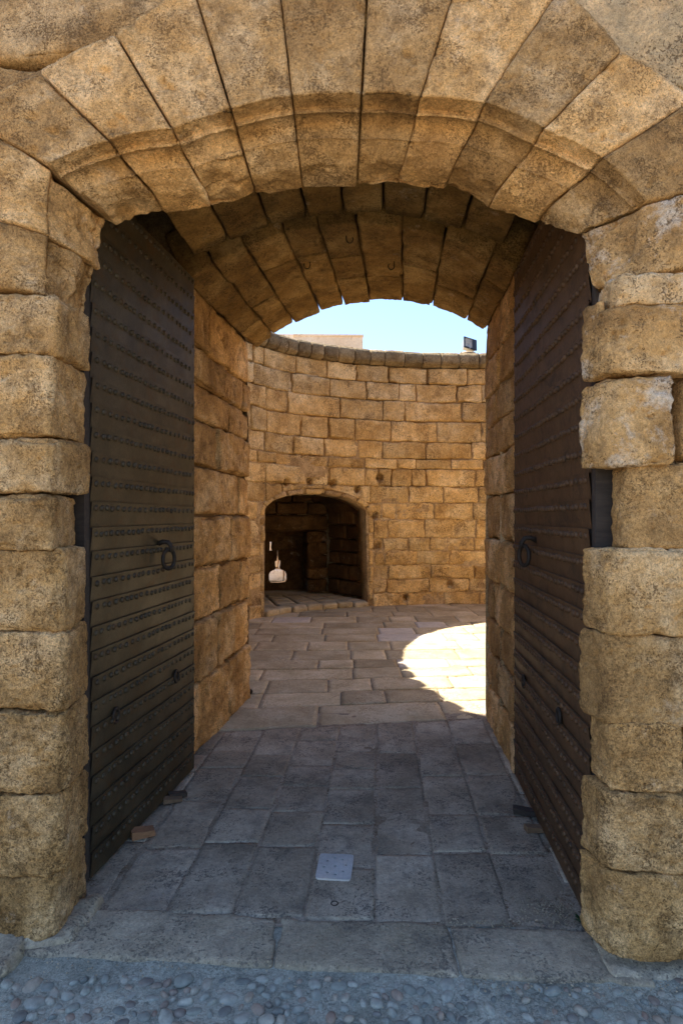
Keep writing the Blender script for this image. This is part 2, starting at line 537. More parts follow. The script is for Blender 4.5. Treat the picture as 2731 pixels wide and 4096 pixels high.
# cobbled forecourt: cement bed with rounded pebbles
XR0, XR1 = -4.0, 4.0
bed = sheet("cobbled_ground", XR0, XR1, -2.6, 2.55, -0.010, M['bed'], 220, 0.008)
tag(bed, "blue grey cement ground set with rounded pebbles before the gate", kind="structure")
peb_meshes = []
for k in range(6):
    uvw, f = box_grid(5, 5, 5)
    p = uvw - 0.5
    p = p / np.linalg.norm(p, axis=1, keepdims=True)
    p = p * (1 + 0.16 * fbm(p * 1.6 + k * 9, 2, k))[:, None]
    p = p * np.array([0.033, 0.023, 0.013]) * (0.85 + 0.1 * (k % 4))
    me = mesh_from("pebble", p, f)
    me.materials.append(M['pebble'])
    peb_meshes.append((me, p, f))
spots = []
tries = 0
pr = random.Random(11)
def sill_front(X): return 2.068 - 0.066 * X
while tries < 26000:
    tries += 1
    x = pr.uniform(-1.9, 1.9); y = pr.uniform(1.15, 2.2)
    if y > sill_front(x) - 0.03 and abs(x) < 1.16: continue
    if y > 2.03: continue
    d = pr.choice((pr.uniform(0.024, 0.036), pr.uniform(0.034, 0.052)))
    if any((x - a) ** 2 + (y - b) ** 2 < (0.5 * (d + c)) ** 2 for a, b, c in spots): continue
    spots.append((x, y, d))
spots.sort(key=lambda s: 0 if (s[1] > 1.78 and abs(s[0]) < 0.6 * s[1] + 0.05) else 1)
rest_v, rest_f, nv = [], [], 0
for i, (x, y, d) in enumerate(spots):
    me, p, f = peb_meshes[pr.randrange(6)]
    a = pr.uniform(0, math.pi)
    s = d / 0.050
    z = -0.0135 + pr.uniform(-0.006, 0.003)
    if i < 300:
        o = bpy.data.objects.new("pebble", me)
        COL.objects.link(o)
        o.parent = bed
        o.location = Vector((x, y, z)) - Vector(bed.location)
        o.rotation_euler = (pr.uniform(-.2, .2), pr.uniform(-.2, .2), a)
        o.scale = (s, s * pr.uniform(.8, 1.15), 1.0)
    else:
        ca, sa = math.cos(a), math.sin(a)
        q = p * np.array([s, s, 1.0])
        q = np.stack([q[:, 0] * ca - q[:, 1] * sa + x, q[:, 0] * sa + q[:, 1] * ca + y, q[:, 2] + z], 1)
        rest_v.append(q); rest_f.append(f + nv); nv += len(q)
if rest_v:
    o = vobj("pebble", np.concatenate(rest_v), np.concatenate(rest_f), M['pebble'], bed)
    o["kind"] = "stuff"

# sill across the gateway: three long worn stones
def floor_slab(name, quad, z, mat, parent, th=0.10, res=0.025, r=0.008, amp=0.003, fine=0.0008, edge=0.006, tilt=0.0, chip=0.0):
    """quad: four xy corners (near-left, near-right, far-right, far-left)"""
    nl, nr, fr, fl = [np.array(q, dtype=float) for q in quad]
    zt = [z + tilt * rng.uniform(-1, 1) for _ in range(4)]
    C = np.zeros((2, 2, 2, 3))
    for (i, j, q, zz) in ((0, 0, nl, zt[0]), (1, 0, nr, zt[1]), (1, 1, fr, zt[2]), (0, 1, fl, zt[3])):
        C[i, j, 1] = (q[0], q[1], zz)
        C[i, j, 0] = (q[0], q[1], zz - th)
    sz = (np.linalg.norm(nr - nl), np.linalg.norm(fl - nl), th)
    return stone(name, sz, hexmap(C), mat, parent, res=res, r=r, amp=amp, fine=fine, edge=edge, chip=chip)

sill = thing("door_sill", "worn stone sill across the gateway between the two jambs", "sill", (0, 2.2, 0))
sx = [-1.20, -0.245, 0.42, 1.08]
for a, b in zip(sx[:-1], sx[1:]):
    g = 0.001
    floor_slab("sill_stone", [(a + g, sill_front(a) - 0.01), (b - g, sill_front(b) - 0.01), (b - g, sill_front(b) + 0.25), (a + g, sill_front(a) + 0.25)],
               0.004, M['sill'], sill, th=0.11, res=0.014, r=0.012, amp=0.007, fine=0.002, edge=0.012, chip=0.02)

# passage floor: strips of slabs running inwards
pave = sheet("passage_paving", -1.45, 1.45, 2.28, 4.75, -0.0045, M['bedding'], 60, 0.003)
tag(pave, "grey stone paving of the passage floor", kind="structure")
AX = math.tan(math.radians(3.8))
def col_x(x445, Y): return x445 + (Y - 4.45) * AX
cols = [-1.42, -1.16, -0.86, -0.571, -0.298, -0.008, 0.273, 0.547, 0.82, 1.10, 1.4]
def thr_y(X): return 4.47 + 0.143 * X            # where the courtyard paving begins
fr_ = random.Random(5)
for ci, (a, b) in enumerate(zip(cols[:-1], cols[1:])):
    y = 2.31 - 0.06 * a
    first = True
    while True:
        if ci == 4 and first: L = 0.50
        else: L = fr_.uniform(0.26, 0.52)
        first = False
        e0, e1 = y + L, y + L
        top = thr_y((a + b) / 2)
        last = False
        if top - (y + L) < 0.18:
            last = True
        g = 0.0025
        ya, yb = y, y
        if last: e0, e1 = thr_y(a) - 0.012, thr_y(b) - 0.012
        quad = [(col_x(a, ya) + g, ya + g), (col_x(b, yb) - g, yb + g), (col_x(b, e1) - g, e1 - g), (col_x(a, e0) + g, e0 - g)]
        if ci == 4 and y < 2.35:
            drain_quad = quad
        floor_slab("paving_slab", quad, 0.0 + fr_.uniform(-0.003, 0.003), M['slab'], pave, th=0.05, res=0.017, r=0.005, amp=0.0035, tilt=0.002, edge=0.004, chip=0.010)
        if last: break
        y += L
# pale plate with drilled holes let into the slab
def unproj_floor(x, y, z=0.0):
    Y = (EYE - z) * F / (y * S - HY)
    return np.array([ratio(x) * Y, Y])
pq = [unproj_floor(723, 2022), unproj_floor(805, 2027), unproj_floor(813, 1968), unproj_floor(735, 1965)]
drain = thing("drain_plate", "pale grey square stone plate with nine small holes set in the passage floor", "drain plate", (float(pq[0][0]), float(pq[0][1]), 0.0))
def plate_poly():
    nl, nr, fr2, fl = pq
    pts = []
    for k in range(32):
        t = 2 * math.pi * k / 32
        c, s2 = math.cos(t), math.sin(t)
        u = math.copysign(abs(c) ** 0.17, c) * 0.5 + 0.5
        w = math.copysign(abs(s2) ** 0.17, s2) * 0.5 + 0.5
        pts.append(u_w(u, w))
    return pts
def u_w(u, w):
    nl, nr, fr2, fl = pq
    return (1 - w) * ((1 - u) * nl + u * nr) + w * ((1 - u) * fl + u * fr2)
def extrude_holes(name, outer, holes, front, mat, parent, thick):
    """outer/holes: 2D loops; front(p, d): 3D point at depth d behind the face"""
    loops = [outer] + holes
    flat = [p for l in loops for p in l]
    tris = tessellate_polygon([[Vector((p[0], p[1], 0)) for p in l] for l in loops])
    n = len(flat)
    V = [front(p, 0.0) for p in flat] + [front(p, thick) for p in flat]
    Fc = [tuple(t) for t in tris] + [tuple(i + n for i in t[::-1]) for t in tris]
    k = 0
    for l in loops:
        m = len(l)
        for i in range(m):
            j = (i + 1) % m
            Fc.append((k + i, k + j, k + j + n, k + i + n))
        k += m
    o = pyobj(name, V, Fc, mat, parent)
    import bmesh
    bm = bmesh.new(); bm.from_mesh(o.data)
    bmesh.ops.recalc_face_normals(bm, faces=bm.faces)
    bm.to_mesh(o.data); bm.free()
    return o
hole_uv = [(0.5, 0.5)] + [(0.5 + 0.31 * math.cos(t), 0.5 + 0.33 * math.sin(t)) for t in [k * math.pi / 4 + 0.15 for k in range(8)]]
holes = []
for (u, w) in hole_uv:
    c = u_w(u, w)
    holes.append([c + 0.0068 * np.array([math.cos(t), math.sin(t)]) for t in [2 * math.pi * k / 8 for k in range(8)]])
extrude_holes("plate", plate_poly(), holes, lambda p, d: (p[0], p[1], 0.0115 - d), M['plate'], drain, 0.012)
# the single round hole in the slab in front of it
hc = unproj_floor(768, 2077)
hv, hf = tube_geo([(hc[0] + 0.014 * math.cos(t), hc[1] + 0.014 * math.sin(t), 0.002) for t in [2 * math.pi * k / 16 for k in range(16)]], 0.004, 6, True)
o = pyobj("floor_socket", hv + [(hc[0], hc[1], 0.0035)] + [(hc[0] + 0.013 * math.cos(2 * math.pi * k / 16), hc[1] + 0.013 * math.sin(2 * math.pi * k / 16), 0.0035) for k in range(16)],
          hf + [(96, 97 + k, 97 + (k + 1) % 16) for k in range(16)], M['iron_dark'], None, True)
tag(o, "small round iron bolt socket in the slab before the pale plate", "bolt socket")

# courtyard paving in rows across
court = sheet("courtyard_paving", -3.2, 6.2, 3.9, 12.0, -0.0145, M['bedding'], 80, 0.004)
tag(court, "warm grey stone paving of the round courtyard", kind="structure")

# ------------------------------------------------------------------ round courtyard wall
RIM = [(-.807, 5.17), (-1.29, 5.86), (-1.6, 6.6), (-1.75, 7.4), (-1.72, 8.2), (-1.5, 8.87), (-1.26, 9.30), (-.95, 9.68), (-.37, 10.08), (.43, 10.42), (1.07, 10.56),
       (1.72, 10.66), (2.6, 10.68), (3.5, 10.4), (4.3, 9.8), (4.9, 8.9), (5.1, 7.8), (4.9, 6.6), (4.2, 5.5), (3.2, 4.85), (2.2, 4.62), (1.15, 4.67)]
def catmull(P, n=24):
    P = [np.array(p) for p in P]
    P = [2 * P[0] - P[1]] + P + [2 * P[-1] - P[-2]]
    out = []
    for i in range(1, len(P) - 2):
        for k in range(n):
            t = k / n
            a, b, c, d = P[i - 1], P[i], P[i + 1], P[i + 2]
            out.append(0.5 * (2 * b + (c - a) * t + (2 * a - 5 * b + 4 * c - d) * t * t + (3 * b - a - 3 * c + d) * t ** 3))
    out.append(P[-2])
    return np.array(out)
RC = catmull(RIM)
_seg = np.linalg.norm(np.diff(RC, axis=0), axis=1)
RS = np.concatenate([[0], np.cumsum(_seg)])
_tan = np.gradient(RC, RS, axis=0)
_tan /= np.linalg.norm(_tan, axis=1, keepdims=True)
RN = np.stack([-_tan[:, 1], _tan[:, 0]], 1)        # outward (left of travel; travel is clockwise seen from above)
def rim_p(s, d):
    x = np.interp(s, RS, RC[:, 0]); y = np.interp(s, RS, RC[:, 1])
    nx = np.interp(s, RS, RN[:, 0]); ny = np.interp(s, RS, RN[:, 1])
    return x + nx * d, y + ny * d
def s_of_ratio(r):
    """arclength on the far side where X/Y equals r"""
    q = RC[:, 0] / RC[:, 1]
    i0 = int(np.argmin(np.abs(RC[:, 0] - (-1.72)) + np.abs(RC[:, 1] - 8.2)))
    i1 = int(np.argmin(np.abs(RC[:, 0] - 4.3) + np.abs(RC[:, 1] - 9.8)))
    return float(np.interp(r, q[i0:i1], RS[i0:i1]))
def s_px5(x): return s_of_ratio((900 + .7015 * x - CX) / F)

def court_rows():
    rows = [4.60, 4.98, 5.36, 5.78, 6.18, 6.54, 7.02, 7.5, 7.95, 8.4, 8.85, 9.35, 9.85, 10.4, 11.0]
    r2 = random.Random(21)
    poly = RC
    def inside(x, y):
        c = False
        n = len(poly)
        j = n - 1
        for i in range(n):
            if (poly[i, 1] > y) != (poly[j, 1] > y) and x < (poly[j, 0] - poly[i, 0]) * (y - poly[i, 1]) / (poly[j, 1] - poly[i, 1]) + poly[i, 0]:
                c = not c
            j = i
        return c
    sl = 0.035
    def edge(k, X):
        if k == 0: return thr_y(X)
        blend = max(0.0, 1 - k / 5.0)
        return rows[k] + (sl + (0.143 - sl) * blend) * X - 0.02
    for k in range(len(rows) - 1):
        x = -2.2 + r2.uniform(0, 0.5)
        while x < 5.4:
            w = r2.uniform(0.38, 0.95) if k else r2.uniform(0.7, 1.1)
            cx, cy = x + w / 2, (rows[k] + rows[k + 1]) / 2
            keep = any(inside(x + w * a, edge(k, x + w * a) * (1 - b) + edge(k + 1, x + w * a) * b) for a in (0.02, .5, .98) for b in (.02, .98)) or (k < 2 and -1.2 < cx < 1.4)
            if keep:
                g = 0.003 + 0.003 * r2.random()
                quad = [(x + g, edge(k, x) + g), (x + w - g, edge(k, x + w) + g), (x + w - g, edge(k + 1, x + w) - g), (x + g, edge(k + 1, x) - g)]
                pale = r2.random() < 0.05 or any(x < px < x + w and edge(k, px) < py < edge(k + 1, px) for px, py in ((1.15, 6.35), (0.85, 8.2), (1.55, 8.65)))
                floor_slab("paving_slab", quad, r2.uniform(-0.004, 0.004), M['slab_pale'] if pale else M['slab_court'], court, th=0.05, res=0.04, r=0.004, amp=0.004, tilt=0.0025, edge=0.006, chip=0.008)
            x += w
court_rows()

# wall core with the opening for the gun niche
SL, SR = s_of_ratio(-0.1296 - .002), s_of_ratio(0.046)
N_FLOOR, N_SPR, N_CR = 0.10, 1.60, 1.99
def niche_top(s):
    t = (s - SL) / (SR - SL)
    if t <= 0 or t >= 1: return None
    return N_SPR + (N_CR - N_SPR) * (1 - (2 * t - 1) ** 2) ** 0.62 if True else None
WT = 4.33
yard = thing("courtyard_wall", "round wall of coursed golden limestone closing the courtyard", "wall", (1.7, 10.7, 0))
def hole_sz(x6, y6):
    """putlog holes traced in the photograph"""
    sh = s_px5(x6)
    X, Y = rim_p(sh, 0)
    return sh, EYE + (HY - (1800 + .7015 * y6)) / F * float(Y)
HOLES = [hole_sz(*q) for q in ((350, 185), (485, 180), (615, 190), (755, 225), (855, 375), (870, 550), (1030, 845), (880, 158), (1283, 765))]
def hole_depth(s, z):
    d = np.zeros_like(s)
    for (hs, hz) in HOLES:
        q = np.sqrt((s - hs) ** 2 + ((z - hz) * 0.85) ** 2)
        d = np.maximum(d, 0.16 * np.clip((0.062 - q) / 0.02, 0, 1))
    return d
def wall_core():
    ss = np.array(sorted(set(list(np.arange(0, RS[-1], 0.06)) + [SL, SR, RS[-1]] + list(np.linspace(SL, SR, 41)))))
    nz = 90
    G = np.zeros((len(ss), nz + 2, 3))
    for i, s_ in enumerate(ss):
        lo = -0.1
        if SL < s_ < SR: lo = niche_top(s_) + 0.03
        zz = np.linspace(lo, WT, nz)
        sv = np.full(nz, s_)
        x, y = rim_p(sv, 0)
        p3 = np.stack([x, y, zz], 1)
        d = 0.016 + 0.10 * np.clip(fbm(p3 * 2.2, 3, 401) + 0.1 + 0.12 * (zz - 1.8), 0, 1) + 0.006 * fbm(p3 * 14, 2, 402) + hole_depth(sv, zz)
        x, y = rim_p(sv, d)
        G[i, :nz] = np.stack([x, y, zz], 1)
        x1, y1 = rim_p(s_, 0.55)
        G[i, nz] = (x1, y1, WT); G[i, nz + 1] = (x1, y1, lo)
    idx = np.arange(G.shape[0] * G.shape[1]).reshape(G.shape[:2])
    nx = np.roll(idx, -1, axis=1)
    f = np.stack([idx[:-1], idx[1:], nx[1:], nx[:-1]], -1).reshape(-1, 4)
    return vobj("mortar", G.reshape(-1, 3), f, M['mortar'], yard)
wall_core()

def wall_map(s0, s1, z0, z1, d0, d1, push=None):
    def fn(t):
        s = s0 + (s1 - s0) * t[:, 0]
        z = z0 + (z1 - z0) * t[:, 2]
        if push is not None:
            s, z = push(s, z)
        x, y = rim_p(s, d0 + (d1 - d0) * t[:, 1] + np.where(t[:, 1] < 0.2, hole_depth(s, z), 0))
        return np.stack([x, y, z], 1)
    return fn
NC = ((SL + SR) / 2, 1.15)
def niche_out(s, band):
    """outline of the niche widened by band: returns half width and top functions"""
    pass
def push_out(band):
    hw = (SR - SL) / 2 + band
    def fn(s, z):
        u = (s - NC[0]) / hw
        below = z <= N_SPR
        # straight jambs
        inj = below & (np.abs(u) < 1)
        s2 = np.where(inj, NC[0] + np.sign(u) * hw, s)
        # arched head: push upward or outward along the ray from the springing centre
        top = (N_CR - N_SPR) + band
        w = (z - N_SPR) / top
        rad = np.sqrt(u * u + np.maximum(w, 0) ** 2)
        inh = (~below) & (rad < 1)
        k = np.where(inh, 1 / np.maximum(rad, 1e-3), 1)
        s3 = np.where(inh, NC[0] + (s - NC[0]) * k, s2)
        z3 = np.where(inh, N_SPR + (z - N_SPR) * k, z)
        return s3, z3
    return fn

zs = [4.32, 4.02, 3.695, 3.34, 2.967, 2.654, 2.47, 2.153, 1.85, 1.557, 1.21, .98, .724, .469, .223, -.03]
joints = [[165, 225, 405, 580, 750, 935, 1155, 1378], [165, 380, 597, 805, 990, 1088, 1318], [355, 653, 900, 1022, 1350], [240, 437, 590, 738, 945, 1207],
          [228, 392, 567, 760, 895, 1147, 1405], [290, 437, 588, 790, 980, 1088, 1290], [230, 455, 590, 795, 875, 950, 1065, 1145, 1420],
          [330, 560, 825, 1047, 1247, 1440], [895, 975, 1190, 1410], [815, 925, 1140, 1430], [895, 1045, 1165, 1420], [835, 910, 1090, 1280], [930, 1170, 1420], [915, 1160, 1390], [1035, 1250, 1450]]
wr = random.Random(3)
S_A = float(np.interp(8.3, RC[:int(len(RC) * .3), 1], RS[:int(len(RC) * .3)]))
S_B = float(RS[int(len(RC) * 0.80)])
BAND = 0.10
for k in range(len(zs) - 1):
    z1, z0 = zs[k], zs[k + 1]
    js = [s_px5(x) for x in joints[k]]
    s = js[0]
    while s > S_A:
        s -= wr.uniform(0.35, 0.7)
        js.insert(0, s)
    s = js[-1]
    while s < S_B:
        s += wr.uniform(0.4, 0.85)
        js.append(s)
    for a, b in zip(js[:-1], js[1:]):
        if b - a < 0.03: continue
        pieces = [(a, b)]
        lo_, hi_ = SL - BAND, SR + BAND
        if z1 < N_SPR + 0.1:
            # split at the niche jambs
            pieces = []
            if a < lo_: pieces.append((a, min(b, lo_)))
            if b > hi_: pieces.append((max(a, hi_), b))
        for (p, q) in pieces:
            if q - p < 0.06: continue
            mid = (p + q) / 2
            pf = None
            if z1 >= N_SPR + 0.1 and q > lo_ and p < hi_ and z0 < N_CR + BAND + .02:
                pf = push_out(BAND)
                u = (mid - NC[0]) / ((SR - SL) / 2 + BAND)
                zc = N_SPR + (N_CR - N_SPR + BAND) * math.sqrt(max(0, 1 - u * u))
                if z1 < zc + 0.03: continue
            g = 0.002 + 0.005 * wr.random()
            gz = 0.0015 + 0.005 * wr.random()
            low = z1 < 1.3
            pr_ = wr.uniform(-0.012, 0.012)
            stone("stone", (q - p - 2 * g, 0.25, z1 - z0 - 2 * gz), wall_map(p + g, q - g, z0 + gz, z1 - gz, pr_, pr_ + 0.25, pf), M['stone_wall'], yard,
                  res=0.026, r=0.009, amp=0.008, freq=5, fine=0.005, rough=0.007 if not low else 0.013, edge=0.010, warp=0.016 if not low else 0.03, chip=0.03, nb=3)
# stones round the niche arch and down its jambs
na_ = 13
def arch_pt(t, band, d):
    """t 0..1 along jamb-arch head from left springing to right springing"""
    an = math.pi * (1 - t)
    hw = (SR - SL) / 2 + band
    s = NC[0] + hw * np.cos(an)
    z = N_SPR + (N_CR - N_SPR + band) * np.sin(an)
    return s, z
for k in range(9):
    t0, t1 = k / 9 + 0.004, (k + 1) / 9 - 0.004
    def mp(t, t0=t0, t1=t1):
        an = math.pi * (1 - (t0 + (t1 - t0) * t[:, 0]))
        band = -0.005 + (BAND + 0.0) * t[:, 2]
        hw = (SR - SL) / 2 + band
        s = NC[0] + hw * np.cos(an)
        z = N_SPR + (N_CR - N_SPR + band) * np.sin(an) ** 0.8
        x, y = rim_p(s, -0.012 + 0.4 * t[:, 1])
        return np.stack([x, y, z], 1)
    stone("stone", (0.26, 0.4, BAND + .01), mp, M['mortar'] if k in (2, 3, 5, 6) else M['stone_wall'], yard, res=0.03, r=0.02, amp=0.014, freq=6, fine=0.004, edge=0.02, warp=0.01, nb=6)
for side in (0, 1):
    z = N_FLOOR
    while z < N_SPR - 0.05:
        h = min(wr.uniform(0.22, 0.36), N_SPR - z)
        if N_SPR - z - h < 0.12: h = N_SPR - z
        s0, s1 = (SL - BAND, SL + 0.006) if side == 0 else (SR - 0.006, SR + BAND)
        stone("stone", (BAND + .006, 0.4, h - 0.01), wall_map(s0 + .004, s1 - .004, z + .005, z + h - .005, -0.005, 0.42), M['stone_wall'], yard, res=0.03, r=0.02, amp=0.012, freq=6, fine=0.004, edge=0.03, warp=0.02, nb=8)
        z += h

# rounded grey coping stones
cj = [s_px5(x) for x in (225, 290, 345, 405, 480, 555, 640, 730, 820, 905, 1015, 1120, 1225, 1330, 1445, 1540)]
s = cj[0]
while s > S_A - 0.3:
    s -= 0.3; cj.insert(0, s)
s = cj[-1]
while s < RS[-1] - 0.4:
    s += wr.uniform(0.28, 0.34); cj.append(s)
for a, b in zip(cj[:-1], cj[1:]):
    L = b - a - 0.004
    dz = wr.uniform(-.008, .008)
    stone("coping_stone", (L, 0.62, 0.28), wall_map(a + .002, b - .002, 4.325, 4.605 + dz, -0.10 + wr.uniform(-.01, .01), 0.52), M['coping'], yard,
          res=0.025, r=0.016, amp=0.010, freq=6, fine=0.003, rough=.004, edge=0.012, nb=20, prof=0.11)
# the rim before the visible part (towards the gate) keeps its coping too
s = S_A - 0.3
while s > 0.3:
    a = s - 0.33
    stone("coping_stone", (0.32, 0.62, 0.28), wall_map(a + .006, s - .006, 4.325, 4.605, -0.10, 0.52), M['coping'], yard, res=0.08, r=0.085, amp=0.012, nb=6)
    s = a

# ------------------------------------------------------------------ gun niche behind the arch in the round wall
niche = thing("gun_niche", "dark vaulted gun niche with keyhole loophole in the round wall", "gun niche", (-0.6, 11.0, 0.0))
PR_ = np.array(rim_p(SR, 0.35)); PL_ = np.array(rim_p(SL, 0.35))
BR_, BL_ = np.array([-0.27, 11.6]), np.array([-1.80, 11.25])
RIM_R, RIM_L = np.array(rim_p(SR, 0.0)), np.array(rim_p(SL, 0.0))
def flat_wall_map(A, B, z0, z1, d0, d1):
    A = np.array(A, float); B = np.array(B, float)
    t_ = (B - A) / np.linalg.norm(B - A)
    nrm = np.array([-t_[1], t_[0]])
    def fn(t):
        xy = A[None] + (B - A)[None] * t[:, 0:1] + nrm[None] * (d0 + (d1 - d0) * t[:, 1:2])
        z = z0 + (z1 - z0) * t[:, 2]
        return np.concatenate([xy, z[:, None]], 1)
    return fn
def course_wall(parent, A, B, z0, z1, hs, mat, rnd, d=0.3, res=0.04, wmin=0.35, wmax=0.7, name="stone", **kw):
    A = np.array(A, float); B = np.array(B, float)
    L = np.linalg.norm(B - A)
    z = z0
    while z < z1 - 0.04:
        h = min(rnd.uniform(*hs), z1 - z)
        if z1 - z - h < 0.1: h = z1 - z
        x = 0.0
        first = rnd.uniform(wmin * .5, wmax)
        while x < L - 0.01:
            w = first if x == 0 else rnd.uniform(wmin, wmax)
            if L - x - w < wmin * 0.5: w = L - x
            w = min(w, L - x)
            a = A + (B - A) * (x + 0.004) / L
            b = A + (B - A) * (x + w - 0.004) / L
            pj = rnd.uniform(-.012, .012)
            stone(name, (w - .008, d, h - .01), flat_wall_map(a, b, z + .005, z + h - .005, pj, pj + d), mat, parent, res=res, **kw)
            x += w
        z += h
nr_ = random.Random(9)
kwn = dict(r=0.02, amp=0.012, freq=5, fine=0.004, edge=0.03, warp=0.01, nb=3)
# walls run left-to-right as seen from inside
course_wall(niche, BR_, RIM_R + (PR_ - RIM_R) * 0.9, N_FLOOR, 1.72, (0.24, 0.34), M['stone_shade'], nr_, **kwn)
course_wall(niche, RIM_L + (PL_ - RIM_L) * 0.9, BL_, N_FLOOR, 1.72, (0.24, 0.34), M['stone_shade'], nr_, **kwn)
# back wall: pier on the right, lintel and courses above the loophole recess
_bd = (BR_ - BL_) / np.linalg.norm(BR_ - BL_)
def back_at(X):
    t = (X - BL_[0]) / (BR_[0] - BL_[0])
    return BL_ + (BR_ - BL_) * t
course_wall(niche, back_at(-0.66), BR_, N_FLOOR, 1.32, (0.22, 0.32), M['stone_shade'], nr_, wmin=.3, **kwn)
stone("lintel", (1.5, .3, .3), flat_wall_map(BL_, BR_, 1.325, 1.63, 0.0, 0.3), M['stone_shade'], niche, res=0.05, **kwn)
course_wall(niche, BL_, BR_, 1.64, 2.15, (0.22, 0.28), M['stone_shade'], nr_, **kwn)
course_wall(niche, BL_, back_at(-1.66), N_FLOOR, 1.32, (0.3, 0.4), M['stone_shade'], nr_, wmin=.1, wmax=.2, **kwn)
# sides of the recess
RD = np.array([-_bd[1], _bd[0]])
pR, pL = back_at(-0.66), back_at(-1.66)
course_wall(niche, pR + RD * 0.75, pR, N_FLOOR, 1.32, (0.25, 0.4), M['stone_shade'], nr_, **kwn)
course_wall(niche, pL, pL + RD * 0.75, N_FLOOR, 1.32, (0.25, 0.4), M['stone_shade'], nr_, **kwn)
# loophole slabs: lower slab with the keyhole, upper block with a slit beside it
PY0 = pL + RD * 0.62 - _bd * 0.15
PY1 = pR + RD * 0.62 + _bd * 0.15
def keyhole():
    pts = []
    cx, zb, zt_, hw = 0.0, 0.24, 0.50, 0.185
    pts += [(-0.012, 0.90), (-0.012, 0.80), (-0.022, 0.70), (-0.06, 0.68), (-0.055, 0.60), (-0.045, 0.54)]
    for t in np.linspace(100, 180, 8): pts.append((-0.045 + 0.14 * math.cos(math.radians(t)) + 0.0, 0.39 + 0.12 * math.sin(math.radians(t))))
    pts += [(-0.18, 0.30), (-0.15, 0.245), (0.0, 0.235), (0.15, 0.25), (0.185, 0.30)]
    for t in np.linspace(0, 80, 8): pts.append((0.045 + 0.14 * math.cos(math.radians(t)), 0.39 + 0.12 * math.sin(math.radians(t))))
    pts += [(0.045, 0.54), (0.055, 0.60), (0.062, 0.68), (0.022, 0.71), (0.012, 0.80), (0.006, 0.90)]
    return pts
pd_ = (PY1 - PY0) / np.linalg.norm(PY1 - PY0)
PLn = float(np.linalg.norm(PY1 - PY0))
# where along the slab the keyhole sits: ray with X/Y = -0.1088
def along_ratio(r):
    A = PY0; d = pd_
    # A.x + k d.x = r (A.y + k d.y)
    return (r * A[1] - A[0]) / (d[0] - r * d[1])
kx = along_ratio(-0.1088)
outer = [(0, 0.05), (PLn, 0.05), (PLn, 0.895), (kx + 0.02, 0.895), (kx + 0.012, 0.895)]
kh = [(kx + a, b) for a, b in keyhole()]
# open keyhole: outer outline runs down into it from the top edge
outer2 = [(0.0, 0.05), (PLn, 0.05), (PLn, 0.90)] + [p for p in kh[::-1]] + [(0.0, 0.90)]
extrude_holes("loophole_slab", outer2, [], lambda p, d: tuple((PY0 + pd_ * p[0] + RD * d)) + (p[1],), M['stone_shade'], niche, 0.16)
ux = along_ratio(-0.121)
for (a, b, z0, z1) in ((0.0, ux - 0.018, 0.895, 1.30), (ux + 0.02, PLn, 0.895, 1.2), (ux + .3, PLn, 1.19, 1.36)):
    stone("stone", (b - a, .2, z1 - z0), flat_wall_map(PY0 + pd_ * a, PY0 + pd_ * b, z0, z1, 0.0, 0.2), M['stone_shade'], niche, res=0.04, **kwn)
stone("stone", (.4, .2, .25), flat_wall_map(PY0 + pd_ * 0.0, PY0 + pd_ * (ux + .35), 1.08, 1.36, 0.0, 0.2), M['stone_shade'], niche, res=0.04, **kwn)
stone("lintel", (1.1, .7, .25), flat_wall_map(pL - _bd * .2, pR + _bd * .2, 1.30, 1.75, 0.2, 1.1), M['stone_shade'], niche, res=0.06, r=.02, amp=.01)
# vault of the niche: stones following the arch head back to the rear wall
for k in range(6):
    t0, t1 = k / 6 + .004, (k + 1) / 6 - .004
    def mp(t, t0=t0, t1=t1):
        an = math.pi * (1 - (t0 + (t1 - t0) * t[:, 0]))
        f_ = t[:, 1]
        fs, fz = NC[0] + ((SR - SL) / 2) * np.cos(an), N_SPR + (N_CR - N_SPR) * np.sin(an) ** 0.8
        x0, y0 = rim_p(fs, 0.32)
        w = 0.5 + 0.5 * np.cos(an)
        bx = BL_[0] + (BR_[0] - BL_[0]) * w; by = BL_[1] + (BR_[1] - BL_[1]) * w
        x = x0 + (bx - x0) * f_; y = y0 + (by - y0) * f_
        z = fz + 0.2 * t[:, 2] + 0.02
        return np.stack([x, y, z], 1)
    stone("vault_stone", (0.4, 1.4, 0.2), mp, M['stone_shade'], niche, res=0.05, r=0.015, amp=0.012, freq=5, fine=0.003, edge=0.02)
# raised floor with kerb stones
ks = list(np.linspace(SL + 0.0, SR + 0.0, 8))
for a, b in zip(ks[:-1], ks[1:]):
    stone("kerb_stone", (b - a, .26, .14), wall_map(a + .004, b - .004, -0.03, N_FLOOR + wr.uniform(-.008, .006), -0.06 + wr.uniform(-.02, .02), 0.22), M['slab_court'], niche, res=0.03, r=0.025, amp=0.012, edge=0.03, chip=0.02)
FLN = [np.array(rim_p(SL, 0.2)), np.array(rim_p(SR, 0.2)), BR_ + RD * 0.0, BL_]
for i in range(4):
    for j in range(5):
        def bil(u, w): return (1 - w) * ((1 - u) * FLN[0] + u * FLN[1]) + w * ((1 - u) * FLN[3] + u * FLN[2])
        u0, u1, w0, w1 = j / 5, (j + 1) / 5, i / 4, (i + 1) / 4
        q = [bil(u0 + .01, w0 + .01), bil(u1 - .01, w0 + .01), bil(u1 - .01, w1 - .01), bil(u0 + .01, w1 - .01)]
        floor_slab("paving_slab", q, N_FLOOR - .01, M['slab_court'], niche, th=0.08, res=0.06, tilt=.004)
floor_slab("paving_slab", [pL - _bd * .25 - RD * .05, pR + _bd * .25 - RD * .05, pR + RD * .95 + _bd * .25, pL + RD * .95 - _bd * .25], N_FLOOR - .015, M['slab_court'], niche, th=0.12, res=0.06)
